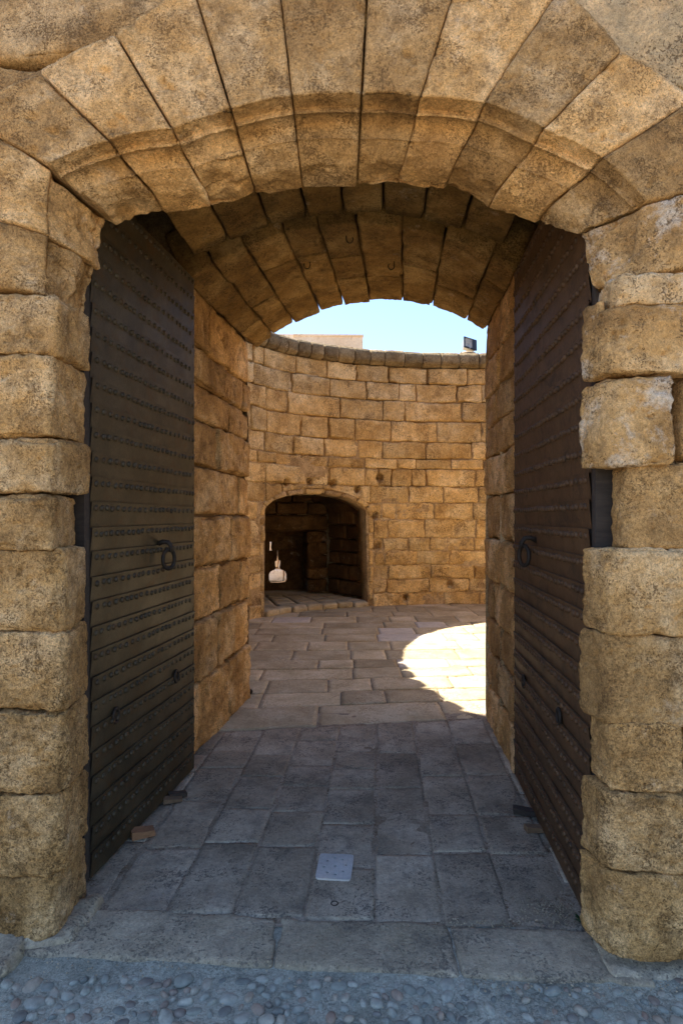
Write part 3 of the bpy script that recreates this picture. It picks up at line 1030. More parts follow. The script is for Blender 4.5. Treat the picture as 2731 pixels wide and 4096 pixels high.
floor_slab("mortar_bed", [FLN[0], FLN[1], FLN[2], FLN[3]], N_FLOOR - .05, M['joint'], niche, th=0.04, res=0.3)
# outer masonry round the niche keeps the light out
def slab_box(A, B, z0, z1, d0, d1, name, mat, parent):
    fn = flat_wall_map(A, B, z0, z1, d0, d1)
    uvw, f = box_grid(1, 1, 1)
    return vobj(name, fn(uvw), f, mat, parent, smooth=False)
slab_box(BR_ - (BR_ - RIM_R) * -0.15, RIM_R + (PR_ - RIM_R) * 1.0, 0, 2.5, 0.2, 0.6, "outer_masonry", M['mortar'], niche)
slab_box(RIM_L, BL_ + (BL_ - RIM_L) * .15, 0, 2.5, 0.2, 0.6, "outer_masonry", M['mortar'], niche)
slab_box(BL_ - _bd * .5, BR_ + _bd * .5, 1.6, 2.5, 0.2, 1.1, "outer_masonry", M['mortar'], niche)
slab_box(pR + RD * 1.1, pR + RD * .2, 0, 1.7, 0.2, 0.7, "outer_masonry", M['mortar'], niche)
slab_box(pL + RD * .2, pL + RD * 1.1, 0, 1.7, 0.2, 0.7, "outer_masonry", M['mortar'], niche)
rv = [tuple(map(float, rim_p(SL - .3, .3))) + (2.28,), tuple(map(float, rim_p(SR + .3, .3))) + (2.28,), (1.2, 12.6, 2.28), (-3.0, 12.6, 2.28)]
pyobj("outer_masonry", rv + [(a, b, 2.6) for a, b, c in rv], [(0, 1, 2, 3), (7, 6, 5, 4), (0, 4, 5, 1), (1, 5, 6, 2), (2, 6, 7, 3), (3, 7, 4, 0)], M['mortar'], niche)

outw = thing("outer_bank", "pale stone bank outside seen through the keyhole loophole", "stone bank", (-1.9, 15.4, 0))
ob = random.Random(12)
course_wall(outw, (-3.4, 15.3), (-0.6, 15.3), -0.12, 1.15, (0.3, 0.42), M['render'], ob, d=0.5, res=0.06, wmin=.5, wmax=.9, r=.03, amp=.02, edge=.03, warp=.02, nb=4)

# ------------------------------------------------------------------ gate front: arch ring, jambs, wall
gate = thing("gate_wall", "golden limestone gate front with moulded arch and worn jambs", "gate", (0, 2.2, 0))
# core (rubble and mortar behind the facing); prisms by footprint
def prism(name, foot, z0, z1, mat, parent):
    n = len(foot)
    V = [(x, y, z0) for x, y in foot] + [(x, y, z1) for x, y in foot]
    Fc = [tuple(range(n))[::-1], tuple(range(n, 2 * n))] + [(i, (i + 1) % n, (i + 1) % n + n, i + n) for i in range(n)]
    return pyobj(name, V, Fc, mat, parent)
GT = 8.0
VF = 0.10
prism("wall_core", [(-7, fac_y(-7, VF)), (-1.20, fac_y(-1.2, VF)), (-1.20, 2.46), (-1.36, 2.46), (-1.30, 3.70), (-1.05, 3.74), (-0.87, 5.16), (-1.6, 6.2), (-2.6, 6.4), (-7, 6)], -0.1, GT, M['joint'], gate)
prism("wall_core", [(7, fac_y(7, VF)), (7, 5), (2.2, 5.1), (1.30, 4.66), (1.13, 3.60), (1.34, 3.56), (1.36, 2.36), (1.06, 2.30), (1.06, fac_y(1.06, VF))], -0.1, GT, M['joint'], gate)
prism("wall_core", [(-1.25, fac_y(-1.25, .12)), (1.1, fac_y(1.1, .12)), (1.36, 2.36), (1.32, 4.62), (-.87, 5.14), (-1.4, 3.7), (-1.36, 2.46)], 3.74, GT - .003, M['joint'], gate)
# arch mouldings: profile in (radial offset, depth)
PROF = [(0.0, 0.0), (-0.002, 0.030), (-0.005, 0.060), (-0.006, 0.063), (-0.0245, 0.060), (-0.0275, 0.063), (-0.026, 0.070), (-0.018, 0.078), (-0.014, 0.092), (-0.017, 0.108), (-0.028, 0.122), (-0.046, 0.131), (-0.070, 0.135),
        (-0.077, 0.134), (-0.079, 0.140), (-0.10, 0.163), (-0.131, 0.200), (-0.136, 0.206), (-0.146, 0.235), (-0.150, 0.26), (-0.152, 0.33)]
PROF_R = [(0.0, 0.0), (-0.012, 0.018), (-0.034, 0.05), (-0.062, 0.095), (-0.092, 0.15), (-0.122, 0.21), (-0.145, 0.27), (-0.152, 0.33)]
def dens(P, step):
    out = [np.array(P[0], float)]
    for a, b in zip(P[:-1], P[1:]):
        a, b = np.array(a, float), np.array(b, float)
        n = max(1, int(math.ceil(np.linalg.norm(b - a) / step)))
        for k in range(1, n + 1): out.append(a + (b - a) * k / n)
    return out
VR = 0.0055
def voussoir(J0, J1, sc0, sc1, broken=0.0, mat=None, gap=0.004, dv=0.0, bevel=0.006, pit=0.005, amp=0.006, gap1=None, ds0=1.0, ds1=1.0, prof=None, soft=0.0):
    """J: (outer xy, face-edge xy) in traced pixels"""
    _seed[0] += 1; sd = _seed[0]
    A0, E0 = fac(*J0[0]), fac(*J0[1])
    A1, E1 = fac(*J1[0]), fac(*J1[1])
    l0, l1 = np.linalg.norm(A0 - E0), np.linalg.norm(A1 - E1)
    r0, r1 = (A0 - E0) / l0, (A1 - E1) / l1
    chord = np.linalg.norm(E1 - E0)
    tang = (E1 - E0) / chord
    ang = math.acos(max(-1, min(1, float(np.dot(r0, r1)))))
    depth_dir = np.array([0, 1.0, 0])
    # profile loop: face from outer to edge, moulding, soffit, back
    LF = 1.0
    face = [(1.0 - k / 40.0, None) for k in range(40)]
    mould = dens(prof or PROF, VR)
    back = [np.array((-0.158 + 0.03 * k, 0.335)) for k in range(1, 6)]
    na = max(6, int(chord / VR))
    rows = []
    sag = chord * ang / 8
    aa = np.linspace(0, 1, na + 1)
    R = []      # (rho fraction on face or absolute offset, depth)
    for (fq, _) in face: R.append((fq, 0.0, True))
    for m in mould: R.append((m[0], m[1], False))
    for b in back: R.append((b[0], b[1], False))
    R.append((1.0, 0.335, True))
    npf = len(R)
    V = np.zeros((na + 1, npf, 3))
    isf = np.zeros(npf)
    for j, (rho, dep, onface) in enumerate(R):
        o0 = rho * l0 if onface else rho * sc0
        o1 = rho * l1 if onface else rho * sc1
        P0, P1 = E0 + r0 * o0, E1 + r1 * o1
        rm = (r0 + r1) / np.linalg.norm(r0 + r1)
        ch = np.linalg.norm(P1 - P0)
        sg = ch * ang / 8
        pts = P0[None] + (P1 - P0)[None] * aa[:, None] + rm[None] * (sg * 4 * aa * (1 - aa))[:, None]
        if soft:
            lf = (l0 + l1) / 2
            if onface and dep == 0.0: pts = pts + depth_dir[None] * soft * 0.05 * max(0.0, 1 - rho * lf / 0.15) ** 2
            elif not onface: pts = pts + depth_dir[None] * soft * 0.05 * max(0.0, 1 - dep / 0.2)
        pts = pts + depth_dir[None] * (dep * (ds0 + (ds1 - ds0) * aa[:, None]) + dv)
        V[:, j] = pts
        isf[j] = 0 if onface or rho > 0.01 else 1
    # gaps at both joints and worn arrises
    gp1 = gap if gap1 is None else gap1
    wid = np.linalg.norm(V[-1] - V[0], axis=1)
    tdir = (V[-1] - V[0]) / wid[:, None]
    for i in range(na + 1):
        t = aa[i]
        V[i] += tdir * ((1 - t) * gap - t * gp1)
    # displacement along surface normals
    dA = np.gradient(V, axis=0); dP = np.gradient(V, axis=1)
    Nn = np.cross(dA, dP)
    Nn /= np.maximum(np.linalg.norm(Nn, axis=2, keepdims=True), 1e-9)
    # outward should point to the viewer on the face
    if Nn[na // 2, 10, 1] > 0: Nn = -Nn
    P = V.reshape(-1, 3); NN = Nn.reshape(-1, 3)
    off = np.array([sd * 2.3, sd * 1.1, sd * 4.7])
    dist = np.minimum(aa[:, None] * chord, (1 - aa)[:, None] * chord) * np.ones((1, npf))
    bv = bevel * (0.5 + 1.6 * vnoise(P * 14 + off, 8)).reshape(na + 1, npf)
    inset = np.where(dist < bv, bv - np.sqrt(np.maximum(0, bv ** 2 - (bv - dist) ** 2)), 0.0)
    inset = inset + np.clip(fbm(P * 11 + off, 3, 61).reshape(na + 1, npf) - 0.1, 0, 1) * 0.03 * np.clip(1 - dist / 0.03, 0, 1)
    isM = isf[None, :] * np.ones((na + 1, 1))
    disp = amp * fbm(P * 7 + off, 4, 2) + 0.0044 * fbm(P * 38 + off, 3, 4, 0.65)
    disp -= pit * np.clip((vnoise(P * 70 + off, 31) * .6 + vnoise(P * 28 + off, 37) * .4 - 0.64) * 6, 0, 1)
    # bigger cavities here and there on the face
    disp -= 0.014 * np.clip((fbm(P * 16 + off, 3, 77) - 0.42) * 5, 0, 1)
    disp = disp.reshape(na + 1, npf) * (1 - (0.5 if not broken else 0.0) * isM)
    low = np.zeros(npf)
    lowq = np.array([0 if onf else np.clip((-rho - 0.11) / 0.045, 0, 1) for (rho, dep, onf) in R])
    rag = np.clip(fbm(P * 6.5 + off, 4, 91).reshape(na + 1, npf) + 0.12, 0, 1)
    disp -= lowq[None] * rag * 0.055
    if broken:
        bz = np.clip((fbm(P * 4.0 + off, 3, 55).reshape(na + 1, npf) + 0.35) * 2.0, 0, 1) * isM
        disp -= broken * bz * (0.022 + 0.02 * fbm(P * 14 + off, 3, 58).reshape(na + 1, npf))
    disp -= inset
    V = V + Nn * disp[..., None]
    # mesh
    idx = np.arange((na + 1) * npf).reshape(na + 1, npf)
    nx = np.roll(idx, -1, axis=1)
    f = np.stack([idx[:-1], idx[1:], nx[1:], nx[:-1]], -1).reshape(-1, 4)
    Vf = V.reshape(-1, 3)
    # end caps: fan to a centre point as quads with a repeated rim step
    c0 = V[0].mean(0); c1 = V[-1].mean(0)
    V2 = np.concatenate([Vf, c0[None], c1[None]])
    k0, k1 = len(Vf), len(Vf) + 1
    tri = []
    for j in range(npf):
        j2 = (j + 1) % npf
        tri.append((idx[0, j], idx[0, j2], k0)); tri.append((idx[-1, j2], idx[-1, j], k1))
    c = (V2.max(0) + V2.min(0)) / 2
    me = bpy.data.meshes.new("voussoir")
    me.from_pydata((V2 - c).tolist(), [], f.tolist() + tri)
    me.polygons.foreach_set("use_smooth", np.ones(len(me.polygons), bool))
    me.update()
    return link("voussoir", me, mat or M['stone'], gate, tuple(c))

JT = [((-130, 650), (92, 668), 0.30),
      ((-130, 478), (100, 527), 0.62),
      ((-95, 262), (108, 375), 0.95),
      ((90, 165), (250, 320), 1.0),
      ((265, 78), (395, 295), 1.0),
      ((440, -40), (530, 250), 1.0),
      ((637, -70), (670, 220), 1.0),
      ((846, -80), (830, 215), 1.0),
      ((1058, -75), (965, 220), 1.0),
      ((1285, -30), (1112, 235), 1.0),
      ((1425, 118), (1247, 295), 1.0),
      ((1590, 228), (1382, 360), 1.0),
      ((1660, 425), (1480, 462), 0.98),
      ((1690, 595), (1446, 634), 0.48)]
opts = [dict(broken=1.6, prof=PROF_R, amp=.014, soft=1.0), dict(broken=1.8, prof=PROF_R, amp=.014, soft=1.0), dict(broken=.25), dict(), dict(broken=2.0), dict(), dict(), dict(broken=0.5), dict(), dict(), dict(), dict(), dict(mat='stone_white', broken=0.8, prof=PROF_R, amp=.010, soft=0.8)]
wide = [.002, .002, .0035, .0045, .004, .0035, .002, .004, .0015, .001, .0012, .0025, .0015, .001]
DS = [1.0] * 11 + [0.9, 0.55, 0.42]
for k in range(len(JT) - 1):
    a, b = JT[k], JT[k + 1]
    op = dict(opts[k])
    mt = M[op.pop('mat', 'stone')]
    voussoir(a[:2], b[:2], a[2], b[2], mat=mt, gap=wide[k], gap1=wide[k + 1], dv=rng.uniform(-.005, .005), ds0=DS[k], ds1=DS[k + 1], **op)

# jamb stones: (top y, bottom y, front corner x, inner back edge x, outer end X) traced, left and right
def jamb(side, yt, yb, xc, xb, Xend, mat='stone', vb=None, dv=0.0, r=0.04, **kw):
    vb = vb if vb is not None else (0.27 if side < 0 else 0.15)
    pc = fac(xc, yt)
    Xc = pc[0]
    a = ratio(xb)
    Xb = a * (D0 + vb) / (1 + TAN * a)
    zt, zb = facz(Xc, yt), facz(Xc, yb)
    zt += 0.001; zb -= 0.001
    C = np.zeros((2, 2, 2, 3))
    for k, z in ((0, zb), (1, zt)):
        for j, v in ((0, dv), (1, vb)):
            Xi = Xc if j == 0 else Xb
            if side < 0: lo, hi = Xend, Xi
            else: lo, hi = Xi, Xend
            C[0, j, k] = (lo, fac_y(lo, v), z)
            C[1, j, k] = (hi, fac_y(hi, v), z)
    sz = (abs(Xend - Xc), vb, zt - zb)
    kk = dict(res=0.0068, r=0.012, R=r, corner=[(-side, -1)], amp=0.010, freq=5, fine=0.005, rough=0.005, edge=0.011, pit=0.010, warp=0.008, chip=0.022)
    kk.update(kw)
    return stone("stone", sz, hexmap(C), M[mat], gate, **kk)
L = [(668, 815, 138, 207, -1.75), (815, 1000, 124, 197, -1.60), (1001, 1132, 121, 205, -1.8), (1136, 1262, 125, 176, -1.62), (1264, 1452, 142, 197, -1.8),
     (1454, 1638, 148, 202, -1.65), (1640, 1827, 150, 203, -1.85), (1829, 2013, 142, 203, -1.65), (2015, 2172, 128, 194, -1.8)]
for k, (yt, yb, xc, xb, xe) in enumerate(L):
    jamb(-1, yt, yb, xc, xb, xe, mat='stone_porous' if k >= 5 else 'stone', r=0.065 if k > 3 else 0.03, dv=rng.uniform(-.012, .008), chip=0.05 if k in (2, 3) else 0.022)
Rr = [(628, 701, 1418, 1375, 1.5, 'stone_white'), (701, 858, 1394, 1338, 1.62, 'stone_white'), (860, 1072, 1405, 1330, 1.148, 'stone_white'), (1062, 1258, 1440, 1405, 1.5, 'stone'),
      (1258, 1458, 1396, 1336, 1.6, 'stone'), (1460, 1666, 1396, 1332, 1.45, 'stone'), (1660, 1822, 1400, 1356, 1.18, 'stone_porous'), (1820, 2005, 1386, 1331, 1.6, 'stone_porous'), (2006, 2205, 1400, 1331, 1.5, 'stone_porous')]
for k, (yt, yb, xc, xb, xe, mt) in enumerate(Rr):
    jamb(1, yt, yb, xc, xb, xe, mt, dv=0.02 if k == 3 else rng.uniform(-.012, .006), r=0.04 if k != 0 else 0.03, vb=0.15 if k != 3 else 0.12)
# small rubble filling beside the thin course and below
for (x0, x1, y0, y1, dv) in ((1368, 1394, 676, 732, 0.05), (1560, 1600, 1835, 1880, 0.02), (1570, 1640, 868, 1060, 0.03), (1572, 1640, 1665, 1822, 0.03)):
    p0, p1 = fac(x0, y1, dv), fac(x1, y0, dv)
    C = np.zeros((2, 2, 2, 3))
    for j, v in ((0, dv), (1, .2)):
        for i, X in ((0, p0[0]), (1, p1[0])):
            for k, z in ((0, p0[2]), (1, p1[2])): C[i, j, k] = (X, fac_y(X, v), z)
    stone("stone", (abs(p1[0] - p0[0]), .15, abs(p1[2] - p0[2])), hexmap(C), M['stone'], gate, res=0.009, r=0.02, amp=0.012, fine=.004, edge=.02, warp=.01)
# neighbouring wall stones, just behind the arch ring face
def facing(X0, X1, z0, z1, mat='stone', dv=0.022, res=0.012, **kw):
    C = np.zeros((2, 2, 2, 3))
    for j, v in ((0, dv), (1, .2)):
        for i, X in ((0, X0), (1, X1)):
            for k, z in ((0, z0), (1, z1)): C[i, j, k] = (X, fac_y(X, v), z)
    kk = dict(res=res, r=0.025, amp=0.012, freq=4, fine=.004, edge=.02, pit=.005, warp=.012, chip=.02)
    kk.update(kw)
    return stone("stone", (X1 - X0, .18, z1 - z0), hexmap(C), M[mat], gate, **kk)
a_ = fac(-130, 100); b_ = fac(520, -90)
facing(-1.70, b_[0], fac(0, 118)[2], 3.64, 'stone', dv=0.03)
facing(-1.70, fac(150, 0)[0], fac(0, 262)[2], fac(0, 120)[2] - .008, 'stone', dv=0.034)
facing(-1.72, fac(60, 0)[0], fac(0, 480)[2], fac(0, 266)[2] - .008, 'stone', dv=0.03)
facing(fac(1180, 0)[0], 1.75, fac(1568, 190)[2], 3.64, 'stone_lichen', dv=0.03)
facing(fac(1490, 0)[0], 1.72, fac(1568, 420)[2], fac(1568, 194)[2], 'stone_lichen', dv=0.03)
facing(fac(1500, 0)[0], 1.70, fac(1568, 620)[2], fac(1568, 424)[2], 'stone_white', dv=0.03)
gr_ = random.Random(17)
def far_facing(Xa, Xb, za, zb):
    z = za
    while z < zb - .05:
        h = min(gr_.uniform(.27, .36), zb - z)
        if zb - z - h < .15: h = zb - z
        x = Xa
        while x < Xb - .02:
            w = gr_.uniform(.45, .9)
            if Xb - x - w < .3: w = Xb - x
            facing(x + .005, x + w - .005, z + .005, z + h - .005, 'stone', dv=gr_.uniform(0, .02), res=0.05)
            x += w
        z += h
far_facing(-3.4, -1.82, 0.0, 3.6)
far_facing(1.72, 3.4, 0.0, 3.6)
far_facing(-3.4, 3.4, 3.65, 4.6)
# base rock under the left jamb
for (x0, x1, y0, y1, z1) in ((-1.8, -1.17, 1.98, 2.3, 0.03), (-1.20, -0.99, 2.14, 2.44, 0.035), (0.93, 1.7, 2.00, 2.3, 0.02)):
    floor_slab("footing_stone", [(x0, y0), (x1, y0 + .04), (x1, y1), (x0, y1)], z1, M['sill'], gate, th=.15, res=.012, r=.03, amp=.018, fine=.004, edge=.03, chip=.03)

# ------------------------------------------------------------------ passage: side walls and vault
pl_wall = thing("passage_wall", "rough coursed limestone wall on the passage's left behind the grey door", "wall", (-0.95, 4.4, 0))
WLA, WLB = np.array([-1.02, 3.66]), np.array([-0.807, 5.18])
def left_len(px2):
    px = 740 + .765 * px2
    r = (px - CX) / F
    Y = 1.5465 / (.1434 - r)
    return (Y - 3.66) / (5.18 - 3.66)
cz = [-0.03, .47, .88, 1.245, 1.61, 1.947, 2.27, 2.515, 2.76, 3.16]
cjx = [[230], [170, 262], [190, 300], [240], [190, 295], [180, 315], [240], [210, 310], [130, 250]]
wl = random.Random(4)
for k in range(9):
    ts = [0.0] + [left_len(x) for x in cjx[k]] + [1.0]
    for i, (a, b) in enumerate(zip(ts[:-1], ts[1:])):
        Ln = float(np.linalg.norm(WLB - WLA))
        A = WLA + (WLB - WLA) * (a + .004); B = WLA + (WLB - WLA) * (b - (.004 if b < 1 else -.01 * wl.random()))
        pj = wl.uniform(-.015, .02)
        rough = k < 4
        stone("stone", ((b - a) * Ln, .3, cz[k + 1] - cz[k] - .012), flat_wall_map(A, B, cz[k] + .006, cz[k + 1] - .006, pj, pj + .3), M['stone'], pl_wall,
              res=0.0115, r=0.014, amp=0.016 if rough else 0.009, freq=6, fine=.005, rough=.012 if rough else .007, edge=.02, pit=.009, warp=.010, chip=.045 if rough else .025, nb=10)
prw = thing("passage_wall", "narrow limestone wall on the passage's right beyond the brown door", "wall", (1.1, 4.2, 0))
WRA, WRB = np.array([1.152, 4.66]), np.array([1.078, 3.60])
rz = [-.03, .287, .554, .813, 1.12, 1.43, 1.758, 2.05, 2.28, 2.526, 2.81, 3.16]
rsplit = [0.45, None, None, 0.30, None, None, None, None, 0.42, 0.5, None]
for k in range(11):
    ts = [0.0] + ([rsplit[k]] if rsplit[k] else []) + [1.0]
    Ln = float(np.linalg.norm(WRB - WRA))
    for a, b in zip(ts[:-1], ts[1:]):
        st = -0.02 * wl.random() if a == 0 else .004
        A = WRA + (WRB - WRA) * (a + st); B = WRA + (WRB - WRA) * (b - .004)
        pj = wl.uniform(-.012, .015)
        stone("stone", ((b - a) * Ln, .45, rz[k + 1] - rz[k] - .012), flat_wall_map(A, B, rz[k] + .006, rz[k + 1] - .006, pj, pj + .45), M['stone'], prw,
              res=0.0125, r=0.016, amp=0.010, freq=6, fine=.005, rough=.008, edge=.02, pit=.008, warp=.012, chip=.04, nb=26)

vault = thing("passage_vault", "shallow vault of brown limestone blocks roofing the passage", "vault", (0, 3.9, 3.1))
class Vault:
    def __init__(s, L0, L1, R0, R1, rise0, rise1):
        s.L0, s.L1, s.R0, s.R1 = [np.array(p, float) for p in (L0, L1, R0, R1)]
        s.r0, s.r1 = rise0, rise1
    def map(s, t0, t1, s0, s1, d0, th):
        def fn(p):
            t = (t0 + (t1 - t0) * p[:, 0])[:, None]
            q = (s0 + (s1 - s0) * p[:, 1])[:, None]
            Lp = s.L0 + (s.L1 - s.L0) * q
            Rp = s.R0 + (s.R1 - s.R0) * q
            rise = (s.r0 + (s.r1 - s.r0) * q) * (4 * t * (1 - t)) ** 0.86
            P = Lp + (Rp - Lp) * t
            h = d0 + th * p[:, 2:3]
            sl = (1 - 2 * t)
            P = P + np.concatenate([-(0.55 * sl) * h, np.zeros_like(h), rise + h], 1)
            return P
        return fn
v3 = Vault((-1.12, 3.70, 2.97), (-.885, 5.21, 2.97), (1.17, 3.54, 2.98), (1.245, 4.66, 3.0), .455, .44)
tj = [0.0, .055, .1326, .2214, .329, .4247, .527, .651, .762, .888, .955, 1.0]
vr = random.Random(8)
for a, b in zip(tj[:-1], tj[1:]):
    br = [0.0] + sorted(vr.sample([.28, .36, .45, .55, .63, .72], 1 if vr.random() < .55 else 2)) + [1.0]
    if len(br) == 4 and br[2] - br[1] < .2: br.pop(1)
    for s0, s1 in zip(br[:-1], br[1:]):
        e = vr.uniform(-.012, .03) if s1 == 1.0 else -.004
        d_ = vr.uniform(-.004, .005)
        gp = .0008 + .0012 * vr.random()
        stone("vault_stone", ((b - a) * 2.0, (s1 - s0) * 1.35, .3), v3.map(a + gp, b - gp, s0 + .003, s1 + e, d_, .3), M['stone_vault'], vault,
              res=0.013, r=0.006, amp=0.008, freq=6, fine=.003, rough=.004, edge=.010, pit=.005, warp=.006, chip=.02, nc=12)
v2 = Vault((-1.30, 2.46, 3.04), (-1.20, 3.76, 3.04), (1.22, 2.30, 3.04), (1.31, 3.59, 3.04), .45, .445)
t2 = [0.0, .11, .20, .30, .395, .485, .582, .68, .775, .875, 1.0]
for a, b in zip(t2[:-1], t2[1:]):
    gp = .0015 + .0015 * vr.random()
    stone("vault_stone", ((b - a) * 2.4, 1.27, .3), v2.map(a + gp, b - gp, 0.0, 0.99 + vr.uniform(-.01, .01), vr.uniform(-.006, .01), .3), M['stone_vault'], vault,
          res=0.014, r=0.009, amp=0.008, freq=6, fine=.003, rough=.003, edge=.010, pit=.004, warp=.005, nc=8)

# ------------------------------------------------------------------ iron-clad doors
def make_door(name, label, hinge, end, z0, z1, mat, inward, ring_px, eye_px, handle_label):
    """hinge/end: xy; inward: +1 when the passage lies on the right of the hinge-to-end direction"""
    H, E = np.array(hinge, float), np.array(end, float)
    Ln = float(np.linalg.norm(E - H))
    d = (E - H) / Ln
    n = np.array([d[1], -d[0]]) * inward      # towards the passage
    root = thing(name, label, "door", (H[0], H[1], z0))
    def P(x, o, z): return (H[0] + d[0] * x + n[0] * o, H[1] + d[1] * x + n[1] * o, z)
    # timber leaf
    Vv, Fc = [], []
    for x in (0, Ln):
        for o in (-0.07, 0.0):
            for z in (z0, z1): Vv.append(P(x, o, z))
    cube_f = [(0, 1, 3, 2), (4, 6, 7, 5), (0, 4, 5, 1), (2, 3, 7, 6), (0, 2, 6, 4), (1, 5, 7, 3)]
    pyobj("leaf", Vv, cube_f, M['wood_dark'], root)
    pitch = 0.1065
    ns = int((z1 - z0) / pitch)
    pitch = (z1 - z0) / ns
    dr = random.Random(41 + int(inward * 3))
    riv = []
    for k in range(ns):
        zb, zt = z0 + k * pitch - 0.004, z0 + (k + 1) * pitch
        nx, nz = 28, 4
        dl = dr.uniform(-.003, .003); dr2 = dr.uniform(-.003, .003)
        Vs, Fs = [], []
        base = 0
        grid = {}
        for i in range(nx + 1):
            for j in range(nz + 1):
                x = Ln * i / nx; w = j / nz
                zz = zb + (zt - zb) * w + dl * (1 - i / nx) + dr2 * i / nx
                o = 0.003 + 0.012 * w + 0.0018 * math.sin(x * 9 + k * 2.1) * w + dr.uniform(-.0006, .0006)
                grid[i, j] = len(Vs); Vs.append(P(x, o, zz))
        for i in range(nx):
            for j in range(nz): Fs.append((grid[i, j], grid[i + 1, j], grid[i + 1, j + 1], grid[i, j + 1]))
        # top lip
        lip = []
        for i in range(nx + 1):
            v = Vs[grid[i, nz]]
            lip.append(len(Vs)); Vs.append(v); Vs.append((v[0] - n[0] * .009, v[1] - n[1] * .009, v[2] + .0005))
        for i in range(nx): Fs.append((lip[i], lip[i + 1], lip[i + 1] + 1, lip[i] + 1))
        if inward < 0: Fs = [q[::-1] for q in Fs]
        strip = pyobj("iron_strip", Vs, Fs, mat, root, True)
        x = 0.03 + dr.uniform(0, .02)
        while x < Ln - 0.015:
            riv.append((x, zt - 0.028 + dr.uniform(-.003, .003) + dl * (1 - x / Ln) + dr2 * x / Ln, strip))
            x += dr.uniform(.040, .062)
    # rivets: domed heads
    dome = []
    for rr_, o in ((.0145, 0.0), (.0135, .006), (.008, .0105)):
        for k in range(8):
            t = 2 * math.pi * k / 8
            dome.append((rr_ * math.cos(t), o, rr_ * math.sin(t)))
    dome.append((0, .0115, 0))
    df = []
    for q in range(2):
        for k in range(8):
            k2 = (k + 1) % 8
            df.append((q * 8 + k, q * 8 + k2, q * 8 + 8 + k2, q * 8 + 8 + k))
    for k in range(8): df.append((16 + k, 16 + (k + 1) % 8, 24))
    def dome_at(x, z):
        return [P(x + a, 0.0095 + o, z + c) for a, o, c in dome]
    if inward > 0: dfx = df
    else: dfx = [q[::-1] for q in df]
    me = bpy.data.meshes.new("rivet")
    o0 = np.array(P(0, 0, 0))
    me.from_pydata([tuple(np.array(v) - o0) for v in dome_at(0, 0)], [], dfx)
    me.polygons.foreach_set("use_smooth", np.ones(len(me.polygons), bool))
    me.materials.append(mat)
    xmin = 0.12
    riv.sort(key=lambda q: (0 if q[0] > xmin else 1, (np.linalg.norm(np.array(P(q[0], 0, q[1])) - np.array([0, 0, EYE])))))
    RV, RF = [], []
    for i, (x, z, strip) in enumerate(riv):
        if i < 300:
            o = bpy.data.objects.new("rivet", me)
            COL.objects.link(o)
            o.parent = strip
            o.location = Vector(P(x, 0.002, z)) - parent_world(strip)
        else:
            b = len(RV)
            RV += dome_at(x, z)
            RF += [tuple(b + i2 for i2 in q) for q in dfx]
    if RV:
        o = pyobj("rivet", RV, RF, mat, root, True)
        o["kind"] = "stuff"
    # where a traced pixel meets the leaf
    def hit(px, py):
        r = ratio(px)
        x = (r * H[1] - H[0]) / (d[0] - r * d[1])
        Y = H[1] + d[1] * x
        return x, zat(py, Y)
    # ring pull: staple and hanging ring
    rx, rzz = hit(*ring_px)
    st = [P(rx - .005, .0, rzz + .10), P(rx - .004, .035, rzz + .115), P(rx, .062, rzz + .112), P(rx + .002, .078, rzz + .09), P(rx + .002, .078, rzz + .06)]
    v_, f_ = tube_geo(st, [.015, .013, .013, .013, .012], 10)
    staple = pyobj("ring_staple", v_, f_, M['iron_dark'], root, True)
    rp = []
    ca = math.cos(math.radians(28)); sa = math.sin(math.radians(28))
    for k in range(28):
        t = 2 * math.pi * k / 28
        a, c = .038 * math.sin(t), .052 * math.cos(t)
        rp.append(P(rx + a * ca, .066 + a * sa, rzz + .020 + c))
    v_, f_ = tube_geo(rp, .011, 10, True)
    o = pyobj("ring_handle", v_, f_, M['iron_dark'], staple, True)
    if handle_label: o["label"] = handle_label
    for (ex, ey) in eye_px:
        hx, hz = hit(ex, ey)
        rp = [P(hx + .026 * math.cos(t), .016, hz + .034 * math.sin(t)) for t in [2 * math.pi * k / 20 for k in range(20)]]
        v_, f_ = tube_geo(rp, .0075, 8, True)
        c0 = len(v_)
        v_ += [P(hx, .0135, hz)] + [P(hx + .025 * math.cos(t), .0135, hz + .033 * math.sin(t)) for t in [2 * math.pi * k / 20 for k in range(20)]]
        f_ += [(c0, c0 + 1 + k, c0 + 1 + (k + 1) % 20) for k in range(20)]
        pyobj("spy_hole", v_, f_, M['iron_dark'], root, True)
    # hanging stile at the hinge edge
    Vv = []
    for x in (-0.045, -0.008):
        for o in (-0.07, 0.004):
            for z in (z0, z1): Vv.append(P(x, o, z))
    pyobj("hinge_stile", Vv, cube_f, M['wood_dark'], root)
    # free edge plate
    Vv = []
    for x in (Ln - .002, Ln + .006):
        for o in (-0.07, 0.008):
            for z in (z0, z1): Vv.append(P(x, o, z))
    pyobj("edge_plate", Vv, cube_f, mat, root)
    return root
make_door("gate_door", "open left door leaf clad in dark grey riveted iron strips", (-1.100, 2.545), (-0.935, 3.66), 0.02, 3.09, M['iron'], 1,
          (362, 1292), [(400, 1553), (260, 1643)], None)
make_door("gate_door", "open right door leaf clad in rusty brown riveted iron strips", (0.962, 2.235), (1.068, 3.57), 0.02, 3.09, M['iron_rust'], -1,
          (1232, 1285), [(1208, 1565), (1290, 1645)], None)

prism_v = [(0.990, 2.205), (1.020, 2.205), (1.022, 2.245), (0.992, 2.245)]
o = prism("door_post", prism_v, 0.0, 2.75, M['wood_dark'], None)
tag(o, "dark timber post behind the right jamb seen through its gap", "post")

